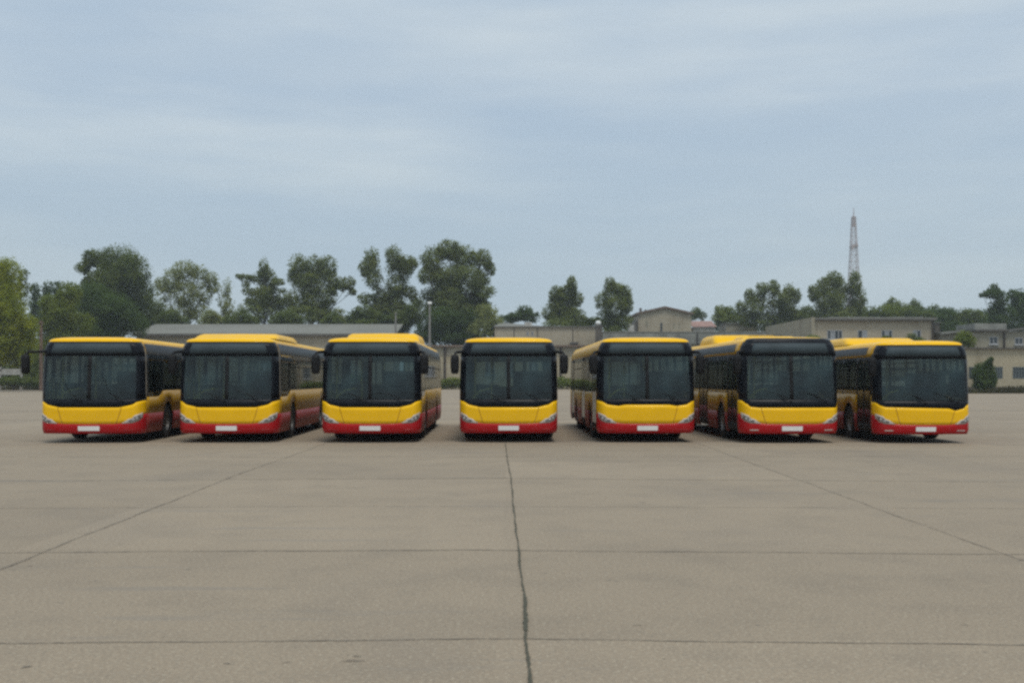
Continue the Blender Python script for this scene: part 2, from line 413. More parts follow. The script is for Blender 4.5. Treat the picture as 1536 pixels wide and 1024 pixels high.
        for a, b in doors:
            mb = MB(); zl, zh = .33, 2.335; mdl = (a+b)/2
            for p0, p1 in ((a, a+.06), (mdl-.05, mdl+.05), (b-.06, b)): patch(mb, side_ss(p0, p1, sg), zl, zh, .004)
            for p0, p1 in ((a+.06, mdl-.05), (mdl+.05, b-.06)):
                patch(mb, side_ss(p0, p1, sg), zl, .50, .004); patch(mb, side_ss(p0, p1, sg), zh-.1, zh, .004)
            d = mb.build('door', M['matte_black'], bus, solid=.03)
            for p0, p1 in ((a+.06, mdl-.05), (mdl+.05, b-.06)):
                mb = MB(); patch(mb, side_ss(p0, p1, sg), .502, zh-.102); mb.build('pane', M['sideglass'], d)
                ym = p1-.1; q = P(sg*SY(ym), 1.2, -.05)
                mb = MB(); mb.tube([(q[0], q[1], .8), (q[0], q[1], 1.7)], .018, 8); mb.build('grab_rail', M['rail'], d)
    # rear end
    RE = ls(3, 4, 6)+ls(4, 5, 6)[1:]
    for nm, z0, z1, mm in (('rear_panel', .25, 1.4, 'yellow'), ('rear_window', 1.4, 2.3, 'sideglass'), ('rear_header', 2.3, top, 'yellow')):
        mb = MB(); patch(mb, RE, z0, z1); patch(mb, [-s for s in RE[::-1]], z0, z1); mb.build(nm, M[mm], bus, solid=.02 if mm == 'yellow' else 0)
    # roof
    loop = FR[:-1]+side_ss(YC, L_BUS-RR, 1)[::3]+RE[1:]+[-s for s in RE[::-1]][1:-1]+side_ss(YC, L_BUS-RR, -1)[::3]
    rings = [(2.66, 0), (2.688, .012), (2.712, .034), (2.735, .075), (2.755, .15), (2.775, .28), (2.79, .5), (2.798, .85)]
    vs, fs, ms = [], [], []; n = len(loop)
    for z, ins in rings:
        for s in loop:
            x, y = P0(s, 2.66); hw = HWc(2.66)
            x *= (hw-ins)/hw; y = L_BUS/2+(y-L_BUS/2)*(L_BUS/2-ins*.9)/(L_BUS/2)
            vs.append((x, y, z))
    mb = MB()
    for k in range(len(rings)-1):
        for i in range(n):
            j = (i+1) % n
            mb.m.append(1 if (black_cap and k < 4 and abs(loop[i]) <= 1.75 and abs(loop[j]) <= 1.8) else 0)
            mb.f.append((k*n+i, k*n+j, (k+1)*n+j, (k+1)*n+i))
    mb.v = vs; mb.f.append(tuple((len(rings)-1)*n+i for i in range(n))); mb.m.append(0)
    mb.build('roof', [M['yellow'], M['black']], bus, smooth=60)
    for (y0, y1, hw, h, sl) in units:
        mb = MB()
        secs = [(y0, .0), (y0+sl*.35, h*.55), (y0+sl, h*.95), (y0+sl*1.6, h), (y1-sl*.8, h), (y1-sl*.25, h*.75), (y1, .0)]
        vs, fs = [], []; prof = [(-1, 0), (-.985, .45), (-.94, .82), (-.84, 1), (0, 1.03), (.84, 1), (.94, .82), (.985, .45), (1, 0)]
        for yy, hh in secs:
            for a, b in prof: vs.append((a*hw, yy, 2.755+b*(hh+.02)))
        k = len(prof)
        for i in range(len(secs)-1):
            for j in range(k-1): fs.append((i*k+j, i*k+j+1, (i+1)*k+j+1, (i+1)*k+j))
        mb.add(vs, fs); ru = mb.build('roof_unit', M['unit'], bus, smooth=50)
        mb = MB()
        for q in range(5): mb.box(-hw*.6, hw*.6, lerp(y0, y1, .35+.08*q), lerp(y0, y1, .35+.08*q)+.03, 2.76+h, 2.79+h*1.03)
        mb.build('vent_slats', M['matte_black'], ru)
    # running gear
    for ya in AXLES:
        for sg in (-1, 1):
            def wheel():
                q = MB(); R = WR
                q.lathe([(.27, -.15), (.40, -.155), (.455, -.14), (R, -.11), (R, -.04), (R-.012, -.03), (R, -.02), (R, .05), (R-.012, .06), (R, .07), (R, .11), (.455, .14), (.40, .155), (.27, .15)], (0, 0, 0), 'x', 36)
                return q.mesh('wheel', M['rubber'])
            def rim():
                q = MB(); q.lathe([(.29, -.12), (.29, .13), (.265, .135), (.235, .07), (.16, .05), (.13, .10), (.09, .12), (0, .125)], (0, 0, 0), 'x', 28)
                q.lathe([(.29, -.12), (.2, -.08), (0, -.08)], (0, 0, 0), 'x', 28)
                for k in range(10):
                    a = 2*PI*k/10; q.lathe([(.014, .05), (.014, .085), (0, .09)], (0, .195*math.cos(a), .195*math.sin(a)), 'x', 6)
                return q.mesh('rim', M['rim'])
            w = shared('wheel', wheel, 'wheel', bus, (sg*1.065, ya, WR)); r = shared('rim', rim, 'rim', w)
            w.rotation_euler = (0, 0, (PI if sg < 0 else 0)+(wheel_turn if ya < 5 else 0))
    mb = MB(); zf = .36
    mb.box(-.72, .72, .75, 11.6, .21, zf)
    for sg in (-1, 1):
        y = .45
        for ya in AXLES:
            a, b = sorted((sg*.722, sg*1.2)); mb.box(a, b, y, ya-AR-.03, .30, zf); y = ya+AR+.03
            hs = [(ya+(AR+.02)*math.cos(t), WR+(AR+.02)*math.sin(t)) for t in ls(0, PI, 16)]
            x0, x1 = sg*.722, sg*1.215
            vs = [(x0, yy, zz) for yy, zz in hs]+[(x1, yy, zz) for yy, zz in hs]
            mb.add(vs, [(i, i+1, i+18, i+17) for i in range(16)])
            mb.add([(x0, yy, zz) for yy, zz in hs], [tuple(range(17))])
        a, b = sorted((sg*.722, sg*1.2)); mb.box(a, b, y, 11.8, .30, zf)
    for ya in AXLES: mb.tube([(-.95, ya, .46), (.95, ya, .46)], .09, 10)
    mb.box(-1.1, 1.1, 9.9, 11.8, .36, 1.3)
    mb.build('chassis', M['under'], bus)
    mb = MB(); mb.box(-1.19, 1.19, .6, 11.8, 2.36, 2.40); mb.build('ceiling_lining', M['lining'], bus)
    # cab and saloon
    mb = MB()
    mb.box(-1.0, 1.05, .33, .62, .55, 1.02, c=.04); mb.box(.2, 1.0, .36, .8, .7, 1.1, c=.05)
    mb.build('dashboard', M['matte_black'], bus)
    mb = MB(); ring = [(.62+.22*math.cos(t), .86+.1*math.sin(t), 1.12+.2*math.sin(t)) for t in ls(0, 2*PI, 24)]
    mb.tube(ring, .016, 6); mb.tube([(.62, .80, 1.0), (.62, .87, 1.11)], .03, 6); mb.tube([(.42, .86, 1.12), (.82, .86, 1.12)], .014, 6)
    mb.build('steering_wheel', M['matte_black'], bus)
    mb = MB(); mb.box(.36, .88, 1.25, 1.75, .62, .80, c=.04); mb.box(.38, .86, 1.68, 1.84, .8, 1.55, c=.05); mb.box(.48, .76, 1.70, 1.82, 1.56, 1.78, c=.04); mb.box(.5, .74, 1.35, 1.65, .36, .62)
    mb.build('driver_seat', M['seat'], bus)
    mb = MB(); mb.box(.12, 1.18, 1.98, 2.02, .4, 1.9); mb.box(.10, .14, 1.2, 2.0, .4, 1.25); mb.build('cab_partition', M['under'], bus)
    def seat():
        q = MB(); q.box(-.42, .42, 0, .44, .40, .50, c=.03); q.box(-.42, -.01, .40, .50, .5, 1.12, c=.03); q.box(.01, .42, .40, .50, .5, 1.12, c=.03); q.box(-.3, .3, .1, .35, .0, .40)
        return q.mesh('seat', M['seat'])
    for yy in (3.9, 4.8, 6.6, 7.5, 9.0): 
        for sg in (-1, 1):
            if sg < 0 and yy in (4.8,): continue
            shared('seat', seat, 'seat', bus, (sg*.76, yy, .362))
    def rail():
        q = MB(); q.tube([(0, 0, 0), (0, 0, 2.0)], .024, 8); return q.mesh('handrail', M['rail'])
    for (xx, yy) in ((-.92+rnd.uniform(-.05, .05), 1.05), (-.45+rnd.uniform(-.1, .1), 2.1), (.16, 2.12), (-.5, 4.6), (.5, 4.7), (-.48, 6.4), (.5, 6.5), (-.5, 8.8), (.5, 8.9)):
        shared('rail', rail, 'handrail', bus, (xx, yy, .36))
    mb = MB(); mb.tube([(-1.0, .62, .95), (-.92, .66, 1.18), (-.72, .72, 1.36), (-.48, .8, 1.42), (-.42, .95, 1.40)], .02, 8); mb.build('curved_handrail', M['rail'], bus)
    mb = MB()
    for sg in (-1, 1): mb.tube([(sg*.5, 2.2, 2.2), (sg*.5, 9, 2.2)], .016, 6)
    mb.build('ceiling_rail', M['rail'], bus)
    if blind:
        mb = MB(); q = [P(x, z, -.06) for x in (.10, .92) for z in (1.95, 2.27)]; mb.add(q, [(0, 2, 3, 1)]); mb.build('sun_blind', M['lining'], bus, solid=.004)
    # wipers
    for (x0, x1, z1) in (((-.62, -.18, 1.66), (.32, .78, 1.70)), ((-.70, -.05, 1.36), (.20, .86, 1.40)), ((-.78, -.1, 1.24), (.10, .86, 1.30)), ((-.74, -.1, 1.26), (.12, .86, 1.26)), ((-.74, -.15, 1.30), (.14, .80, 1.24)), ((-.66, -.02, 1.38), (.16, .84, 1.32)), ((-.55, .02, 1.34), (.22, .84, 1.36)))[seedn]:
        mb = MB(); a = P(x1/.99, 1.08, .03); b = P((x0*.6+x1*.4)/.99, 1.3, .035); c = P(x0/.99, z1, .03)
        mb.tube([a, b], .009, 6); mb.tube([P((x1-.1)/.99, 1.19, .025), b, c], .006, 6); mb.lathe([(.03, -.02), (.03, .03), (0, .03)], P(x1/.99, 1.08, .0), 'y', 10)
        mb.build('wiper', M['matte_black'], bus)
    # mirrors
    for sg in mirrors:
        far = .30 if seedn == 0 and sg < 0 else .11 if sg < 0 else .15 if seedn == 3 else .09
        hx = sg*(1.25+far)
        zt = 2.30
        mb = MB()
        secs = [(-.27, .55), (-.24, .85), (-.1, 1), (.12, 1), (.2, .88), (.235, .6)]
        vs, fs = [], []
        prof = [(-.10, .06), (-.11, -.02), (-.07, -.085), (.07, -.085), (.11, -.02), (.10, .06)]
        for z, k in secs:
            for a, b in prof: vs.append((hx+a*k, .10+b*k, 2.08+z))
        kk = len(prof)
        for i in range(len(secs)-1):
            for j in range(kk): fs.append((i*kk+j, i*kk+(j+1) % kk, (i+1)*kk+(j+1) % kk, (i+1)*kk+j))
        fs += [tuple(reversed(range(kk))), tuple((len(secs)-1)*kk+j for j in range(kk))]
        mb.add(vs, fs); mi = mb.build('side_mirror', M['matte_black'], bus, smooth=50)
        mb = MB(); r = P(sg*1.55, 2.50, -.01)
        mb.tube([P(sg*1.5, 2.40, -.02), P(sg*1.6, 2.40, .05), (lerp(sg*1.22, hx, .8), .16, 2.38), (hx, .11, 2.33), (hx, .10, 2.2)], [.045, .04, .036, .03, .03], 8)
        mb.build('mirror_arm', M['matte_black'], mi)
    return bus

make_bus(133, 29.75, 'bus at the left end of the row, flat roof, mirror standing well out leftwards', divider=True, yaw=.037, sx=1.075, mirrors=(-1,), seedn=0)
make_bus(339.5, 29.9, 'yellow and red bus second from the left, broad raised hood running along its roof', units=((1.1, 4.6, 1.08, .15, .5),), mirrors=(-1,), seedn=1, sx=1.05, yaw=.030)
make_bus(555, 29.9, 'bus just left of the middle one, tall roof box set back from its front', units=((3.2, 6.0, 1.02, .24, .4),), seedn=2, yaw=.016, sx=1.055)
make_bus(763, 30.05, 'middle bus of the seven, flat roofed and facing dead straight, both mirrors in clear view', seedn=3, yaw=.004)
make_bus(971.5, 30.0, 'bus just right of the middle one, flat roof, doors on its visible flank', mask='high', cove='yellow', seedn=4, yaw=.010)
make_bus(1188.5, 29.7, 'bus whose black front panel reaches over its roof edge, square windscreen bottom, two roof boxes', mask='flat', black_cap=True, units=((5.0, 7.4, 1.0, .25, .4), (2.3, 3.6, .75, .11, .25)), mirrors=(-1,), zs=1.0, seedn=5, yaw=.022)
make_bus(1389, 29.6, 'bus at the right end of the row with undivided windscreen and notched black surround', mask='notch', divider=False, mirrors=(-1,), units=((3.6, 6.6, 1.05, .22, .5),), zs=.965, seedn=6, yaw=-.018, sx=1.0)

# ------------------------------------------------------------------ ground
def groundmat():
    m = mat('old_concrete', (.322, .252, .174), .9, 0, .1, .25, tint=(.280, .218, .151), bump=.35, bscale=90, detail=9)
    nt = m.node_tree; N = nt.nodes; L = nt.links; b = N['Principled BSDF']
    old = b.inputs['Base Color'].links[0].from_socket; cur = old
    tc = N.new('ShaderNodeTexCoord')
    def layer(scale, lo, hi, col, amt, stretch=(1, 1, 1), detail=8., rough=.6):
        nonlocal cur
        mp = N.new('ShaderNodeMapping'); mp.inputs['Scale'].default_value = stretch; mp.inputs['Location'].default_value = (scale*3.1, scale*1.7, 0)
        L.new(tc.outputs['Object'], mp.inputs[0])
        nz = N.new('ShaderNodeTexNoise'); nz.inputs['Scale'].default_value = scale; nz.inputs['Detail'].default_value = detail; nz.inputs['Roughness'].default_value = rough
        L.new(mp.outputs[0], nz.inputs[0])
        mr = N.new('ShaderNodeMapRange'); mr.inputs[1].default_value = lo; mr.inputs[2].default_value = hi; mr.inputs[4].default_value = amt; L.new(nz.outputs['Fac'], mr.inputs[0])
        mx = N.new('ShaderNodeMix'); mx.data_type = 'RGBA'; L.new(mr.outputs[0], mx.inputs[0]); L.new(cur, mx.inputs[6]); mx.inputs[7].default_value = (*col, 1); cur = mx.outputs[2]
    layer(1.1, .48, .68, (.215, .170, .122), .5)
    layer(.35, .52, .68, (.23, .185, .14), .55, (1, .5, 1))
    layer(48, .50, .66, (.17, .145, .11), .75, detail=4)
    layer(14, .50, .68, (.21, .175, .13), .45, detail=6, rough=.75)
    layer(36, .52, .70, (.48, .42, .31), .6, detail=4)
    layer(3.3, .69, .74, (.12, .10, .08), .8, (1, 1.6, 1), 4.)
    layer(.55, .60, .66, (.20, .18, .155), .35, (.35, 3.0, 1), 6.)
    mp = N.new('ShaderNodeMapping'); mp.inputs['Scale'].default_value = (1/4.78, 1/3.92, 0); mp.inputs['Location'].default_value = (.021, -.87, 0)
    L.new(tc.outputs['Object'], mp.inputs[0])
    fl = N.new('ShaderNodeVectorMath'); fl.operation = 'FLOOR'; L.new(mp.outputs[0], fl.inputs[0])
    wn = N.new('ShaderNodeTexWhiteNoise'); wn.noise_dimensions = '2D'; L.new(fl.outputs[0], wn.inputs['Vector'])
    mr = N.new('ShaderNodeMapRange'); mr.inputs[3].default_value = .94; mr.inputs[4].default_value = 1.05; L.new(wn.outputs['Value'], mr.inputs[0])
    vm = N.new('ShaderNodeVectorMath'); vm.operation = 'SCALE'; L.new(cur, vm.inputs[0]); L.new(mr.outputs[0], vm.inputs['Scale'])
    L.new(vm.outputs[0], b.inputs['Base Color'])
    return m
M['concrete'] = groundmat()
M['soil'] = mat('weedy_soil', (.10, .10, .045), .95, 0, .3, .4, tint=(.15, .13, .08))
mb = MB(); mb.add([(-700, -60, -.012), (700, -60, -.012), (700, 900, -.012), (-700, 900, -.012)], [(0, 1, 2, 3)])
tag(mb.build('ground', M['soil'], smooth=0), kind='structure')
YE = [(-330, 172), (GX(0, 172), 172), (GX(560, 184), 184), (GX(900, 186), 186), (GX(1250, 150), 150), (GX(1420, 131), 131), (300, 131)]
vs = [(-330, -40, 0)]+[(300, -40, 0)]+[(x, y, 0) for x, y in reversed(YE)]
mb = MB(); mb.add(vs, [tuple(range(len(vs)))]); tag(mb.build('yard', M['concrete'], smooth=0), kind='structure')

def seammat(name, col, lo, hi):
    m = bpy.data.materials.new(name); m.use_nodes = True
    nt = m.node_tree; N = nt.nodes; L = nt.links; b = N['Principled BSDF']; b.inputs['Roughness'].default_value = .95
    b.inputs['Base Color'].default_value = (*col, 1)
    tc = N.new('ShaderNodeTexCoord'); nz = N.new('ShaderNodeTexNoise'); nz.inputs['Scale'].default_value = 2.2; nz.inputs['Detail'].default_value = 9; nz.inputs['Roughness'].default_value = .7
    L.new(tc.outputs['Object'], nz.inputs[0])
    mr = N.new('ShaderNodeMapRange'); mr.inputs[1].default_value = .35; mr.inputs[2].default_value = .6; mr.inputs[3].default_value = lo; mr.inputs[4].default_value = hi
    L.new(nz.outputs['Fac'], mr.inputs[0]); L.new(mr.outputs[0], b.inputs['Alpha'])
    return m
M['joint'] = seammat('worn_joint_filler', (.10, .085, .07), .25, .75)
M['faintjoint'] = seammat('faint_joint_filler', (.15, .13, .105), .1, .5)
M['longjoint'] = seammat('faded_long_joint', (.12, .10, .08), .15, .55)
M['crack'] = seammat('weedy_crack', (.065, .062, .040), .65, 1.)
def ribbon(mb, pts, w, wob, rag=0., step=.05, z=.004, seed=0):
    r = random.Random(seed); P2 = []
    for (x0, y0), (x1, y1) in zip(pts, pts[1:]):
        n = max(2, int(math.hypot(x1-x0, y1-y0)/step))
        for i in range(n): P2.append((lerp(x0, x1, i/n), lerp(y0, y1, i/n)))
    P2.append(pts[-1]); vs, fs = [], []; ph = [r.uniform(0, 6) for _ in range(4)]; t = 0
    dx, dy = pts[-1][0]-pts[0][0], pts[-1][1]-pts[0][1]; l = math.hypot(dx, dy); nx, ny = -dy/l, dx/l
    for i, (x, y) in enumerate(P2):
        if i: t += math.hypot(x-P2[i-1][0], y-P2[i-1][1])
        o = wob*(math.sin(t*.7+ph[0])+.6*math.sin(t*2.3+ph[1])+.35*math.sin(t*6.1+ph[2])+r.uniform(-.3, .3))
        ww = w(t, y) if callable(w) else w
        a = ww*(1+rag*r.uniform(-1, 1)); b = ww*(1+rag*r.uniform(-1, 1))
        vs += [(x+nx*(o+a), y+ny*(o+a), z), (x+nx*(o-b), y+ny*(o-b), z)]
    for i in range(len(P2)-1): fs.append((2*i, 2*i+1, 2*i+3, 2*i+2))
    return mb.add(vs, fs)
def pxl(*p): return [GROUND(x, y) for x, y in p]
mb = MB()
ribbon(mb, pxl((-200, 970), (0, 966), (790, 957.5), (1536, 967), (1700, 970)), .010, .012, .5, seed=1)
ribbon(mb, pxl((-300, 833), (0, 829), (700, 824.5), (1130, 828), (1536, 832), (1800, 835)), .014, .015, .5, seed=2)
ribbon(mb, pxl((-300, 722), (0, 721), (768, 717), (1536, 723), (1900, 726)), .018, .02, .5, step=.1, seed=4)
tag(mb.build('slab_joints', M['joint'], smooth=0), kind='structure')
mb = MB()
ribbon(mb, pxl((-300, 765), (0, 762), (480, 759), (1300, 761), (1536, 762.5), (1900, 765)), .016, .02, .5, step=.1, seed=3)
for yy, sd in ((24.6, 5), (28.9, 6), (47, 7), (60, 8), (80, 9), (105, 10)):
    ribbon(mb, [(-70, yy-.2), (0, yy), (70, yy+.3)], .03 if yy < 40 else .16, .03, .5, step=.3, seed=sd)
tag(mb.build('faint_slab_joints', M['faintjoint'], smooth=0), kind='structure')
mb = MB()
ribbon(mb, pxl((-900, 1200), (0, 855), (340, 718), (480, 668))+[(-4.86, 60)], lambda t, y: .014 if y < 22 else .011, .012, .4, z=.008, step=.1, seed=11)
ribbon(mb, pxl((1900, 974), (1536, 842), (1190, 717), (1060, 670))+[(4.8, 60)], lambda t, y: .011, .012, .4, z=.008, step=.1, seed=12)
tag(mb.build('long_slab_joints', M['longjoint'], smooth=0), kind='structure')
mb = MB()
ribbon(mb, [GROUND(803, 1080), GROUND(797, 1024), GROUND(790, 960), GROUND(787, 905), GROUND(780, 855), GROUND(773, 780), GROUND(766, 718), GROUND(758, 668), (-.3, 60)],
       lambda t, y: .0085+.0075*math.exp(-((y-7.9)/.5)**2)+.0022*math.sin(y*3.1), .006, .55, step=.03, z=.012, seed=13)
tag(mb.build('pavement_crack', M['crack'], smooth=0), kind='structure')
# a few old oil spots and scuffs on the slabs
M['spot'] = seammat('oil_spot', (.12, .10, .08), .0, .6)
mb = MB(); r = random.Random(5)
spots = [(345, 718, .05), (40, 1000, .03), (530, 991, .03), (535, 984, .02), (225, 1003, .02), (340, 995, .02)]
spots += [(r.uniform(0, 1536), r.uniform(700, 1020), r.uniform(.008, .018)) for _ in range(12)]
for x, y, q in spots:
    gx, gy = GROUND(x, y); n = 14; ang = r.uniform(-.4, .4); st = r.uniform(1, 2.6)
    vs = [(gx+q*st*math.cos(2*PI*k/n+ang)*r.uniform(.6, 1.1), gy+q*math.sin(2*PI*k/n)*r.uniform(.6, 1.2), .004) for k in range(n)]
    mb.add(vs, [tuple(range(n))])
M['skid'] = seammat('faint_tyre_mark', (.17, .145, .11), .02, .22); sk = MB()
for (x0, y0, x1, y1) in ((1375, 770, 1460, 797), (1430, 766, 1530, 785), (960, 684, 1005, 696)):
    ribbon(sk, pxl((x0, y0), (x1, y1)), .07, .03, .5, step=.1, z=.008, seed=int(x0))
tag(mb.build('oil_stains', M['spot'], smooth=0), kind='structure')


# ------------------------------------------------------------------ foliage
def leaves(blobs, leaf, dens, up=.9, clump=.42, nclump=16):
    """blobs: (x, y, z, rx, ry, rz) -> verts, faces of many small leaf sprays"""
    C, Nn = [], []
    for (x, y, z, rx, ry, rz) in blobs:
        c = np.array((x, y, z)); R = np.array((rx, ry, rz)); rm = (rx*ry*rz)**(1/3)
        n = int(max(40, dens*26*(rm/leaf)**2))
        k = max(7, int(nclump*(1+rm*.12)))
        d = RNG.normal(size=(k, 3)); d /= np.linalg.norm(d, axis=1)[:, None]
        cc = d*(RNG.uniform(.25, 1, size=(k, 1))**.45)*.80
        w = RNG.uniform(.3, 1.0, size=k); w /= w.sum()
        idx = RNG.choice(k, size=n, p=w)
        e = RNG.normal(size=(n, 3)); e /= np.linalg.norm(e, axis=1)[:, None]
        rad = RNG.uniform(0, 1, size=(n, 1))**.5
        cr = RNG.uniform(.55, 1.1, size=(k, 1))*clump
        p = cc[idx]+e*rad*cr[idx]
        fill = RNG.uniform(size=n) < .5; e2 = RNG.normal(size=(n, 3)); e2 /= np.linalg.norm(e2, axis=1)[:, None]
        p = np.where(fill[:, None], e2*RNG.uniform(0, 1, size=(n, 1))**.36*RNG.uniform(.8, 1.0, size=(n, 1)), p)
        C.append(c+p*R); q = e*.7+.9*cc[idx]+np.array((0, 0, up))+RNG.normal(size=(n, 3))*.55
        Nn.append(q/np.linalg.norm(q, axis=1)[:, None])
    C = np.concatenate(C); Nn = np.concatenate(Nn); n = len(C)
    t = RNG.normal(size=(n, 3)); t -= (t*Nn).sum(1)[:, None]*Nn; t /= np.linalg.norm(t, axis=1)[:, None]
    b = np.cross(Nn, t); s = leaf*RNG.uniform(.55, 1.25, size=(n, 1))
    bend = Nn*s*RNG.uniform(-.25, .25, size=(n, 1))
    V = np.stack([C-t*s*.62, C+b*s*.36+bend, C+t*s*.62, C-b*s*.36+bend], 1).reshape(-1, 3)
    return V, n
def leafmesh(name, V, n, m):
    me = bpy.data.meshes.new(name)
    me.vertices.add(n*4); me.vertices.foreach_set('co', V.astype(np.float32).ravel())
    me.loops.add(n*4); me.loops.foreach_set('vertex_index', np.arange(n*4, dtype=np.int32))
    me.polygons.add(n); me.polygons.foreach_set('loop_start', np.arange(0, n*4, 4, dtype=np.int32))
    me.update(calc_edges=True); me.materials.append(m); return me
def tree(kind, label, Y, blobs, leaf='mid', dens=1., base=None, trunkw=None, group='trees behind the yard', ls_=None, clump=.42, cat='tree', nclump=16, depth=.8, bridge=True):
    """blobs in photo pixels (x, y, rx[, ry]); placed at their own distance with real depth"""
    k = Y/F; r = random.Random(hash(label) % 9999 if False else sum(map(ord, label)))
    bx = base if base is not None else sum(b[0]*b[2] for b in blobs)/sum(b[2] for b in blobs)
    root = empty(kind, (GX(bx, Y), Y, 0), label, cat, group)
    B = []; wmax = max(b[2] for b in blobs)*k
    for i, b in enumerate(blobs):
        rx = b[2]*k*1.1; rz = (b[3] if len(b) > 3 else b[2])*k*1.1
        dy = r.uniform(-1, 1)*wmax*depth*.5
        B.append((GX(b[0], Y)-GX(bx, Y), dy, GZ(b[1], Y), rx, max(rx, wmax*.45)*.9, rz))
    if len(B) > 2 and bridge:   # foliage bridging neighbouring boughs
        ext = []
        for i, b in enumerate(B):
            ds = sorted((math.dist(b[:3], c[:3]), j) for j, c in enumerate(B) if j != i)[:2]
            for d, j in ds:
                c = B[j]
                if i < j or (d, j) and i not in [q[1] for q in sorted((math.dist(c[:3], e[:3]), w) for w, e in enumerate(B) if w != j)[:2]]:
                    f = r.uniform(.4, .6); g = r.uniform(.6, .8) if dens > .7 else r.uniform(.4, .55)
                    ext.append(tuple(lerp(b[q], c[q], f) for q in range(3))+tuple(min(b[q], c[q])*g+abs(b[q]-c[q])*.2 for q in range(3, 6)))
        B2 = B+ext
    else: B2 = B
    lf = (ls_ or max(.25, 2.9*k))*.82
    V, n = leaves(B2, lf, dens, clump=clump, nclump=nclump)
    V[:, 2] = np.maximum(V[:, 2], .05)
    o = bpy.data.objects.new('crown', leafmesh('crown', V, n, LEAF[leaf])); COL.objects.link(o); o.parent = root
    mb = MB(); tw = trunkw or max(.12, wmax*.055)
    topz = max(b[2] for b in B); fork = min(b[2]-b[5]*.5 for b in B); fork = max(min(fork, topz*.5), topz*.12)
    mb.tube([(0, 0, -.1), (.02*tw, 0, fork*.3), (r.uniform(-.3, .3)*tw, 0, fork), (r.uniform(-.5, .5)*tw*2, 0, lerp(fork, topz, .5)), (r.uniform(-.5, .5)*tw*2, 0, lerp(fork, topz, .85))], [tw*1.25, tw, tw*.85, tw*.45, tw*.12], 8)
    for (x, y, z, rx, ry, rz) in B:
        st = (0, 0, lerp(fork*.6, fork, r.random())); mid = (x*.45, y*.45, lerp(st[2], z, .55))
        mb.tube([st, mid, (x, y, z), (x+r.uniform(-.3, .3)*rx, y, z+rz*.6)], [tw*.45, tw*.28, tw*.13, tw*.03], 6)
        for _ in range(4):
            a = r.uniform(0, 2*PI); e = (x+rx*.8*math.cos(a), y+ry*.7*math.sin(a), z+rz*r.uniform(-.3, .8))
            mb.tube([(x*.8, y*.8, lerp(mid[2], z, .7)), (lerp(x, e[0], .5), lerp(y, e[1], .5), lerp(z, e[2], .4)), e], [tw*.11, tw*.07, tw*.02], 5)
    mb.build('trunk', M['bark'], root)
    return root

T = tree
# left edge
T('leafy_tree', 'large yellow-green tree cut by the left frame edge', 150, [(-25, 420, 42, 40), (5, 418, 28, 34), (-20, 470, 45), (15, 460, 30), (30, 480, 26), (0, 510, 44, 32), (38, 512, 22, 30), (-40, 522, 40, 24), (18, 522, 26, 17), (50, 492, 12, 20), (44, 526, 14, 22), (-10, 540, 36, 12), (20, 541, 20, 10)], 'yellow', 1.1, base=-8, clump=.36)
T('leafy_tree', 'small open tree crown peeping out above the yellow-green tree at far left', 185, [(33, 412, 12, 11), (26, 428, 9), (42, 430, 8), (33, 450, 14)], 'mid', .55, base=32)
for i, (x, t, lab) in enumerate(((52, 424, 'dark conifer top nearest the large yellow-green tree'), (70, 421, 'dark conifer top in the middle of the dark clump at left'), (88, 421, 'dark conifer top just left of the broad round oak'), (106, 424, 'dark conifer top touching the left side of the broad oak'))):
    T('dark_conifer', lab, 240+i*4, [(x, t+10, 9, 11), (x, t+30, 12, 16), (x+2, t+58, 14, 22)], 'dark', 1.1, base=x, group='dark conifers at the left')
T('leafy_bush', 'tall olive bush between utility pole and the oak', 170, [(75, 455, 20, 15), (100, 440, 20, 20), (92, 470, 30, 22), (75, 490, 26, 20), (118, 485, 22, 20), (60, 540, 24, 34), (100, 530, 40, 40)], 'olive', 1.1, base=85, cat='bush')
T('leafy_bush', 'deep green hedge bush behind the pale fence at the far left', 176, [(10, 560, 26, 18), (40, 556, 22, 22), (-30, 560, 30, 20), (62, 562, 18, 18), (85, 560, 24, 24)], 'mid', 1.2, base=30, cat='bush')
T('broad_oak', 'broad round dark-crowned tree above the roof of the leftmost bus', 205, [(175, 395, 32, 30), (140, 387, 17, 16), (205, 408, 26, 28), (124, 402, 12, 10), (165, 430, 36, 30), (210, 440, 24, 26), (135, 450, 30, 26), (185, 470, 45, 30)], 'mid', 1.25, base=172, trunkw=.5)
T('leafy_tree', 'dark bushy tree standing low in front of the broad oak', 180, [(140, 450, 34, 28), (175, 470, 38, 28), (200, 487, 24, 20), (150, 500, 45, 30), (125, 530, 40, 35)], 'dark', 1.2, base=150)
T('leafy_tree', 'low dark bush filling the gap right of the broad oak', 215, [(230, 465, 20, 18), (245, 478, 18, 14), (215, 490, 18, 12)], 'mid', 1.2, base=232)
T('airy_poplar', 'pale grey-green tree fanning out above the second bus left shoulder', 220, [(278, 405, 20, 17), (262, 420, 18, 20), (298, 415, 18, 20), (318, 418, 10, 12), (250, 440, 14, 16), (280, 440, 26, 22), (272, 468, 30, 20), (305, 440, 14, 20), (240, 425, 10, 12), (300, 470, 20, 14), (325, 432, 8, 10)], 'grey', .62, base=275, clump=.34, nclump=22)
T('airy_poplar', 'thin wispy sapling between two wider trees above the second bus', 220, [(340, 432, 9, 16), (336, 450, 12, 14), (345, 465, 14, 16), (338, 480, 18, 10)], 'grey', .5, base=340, clump=.3)
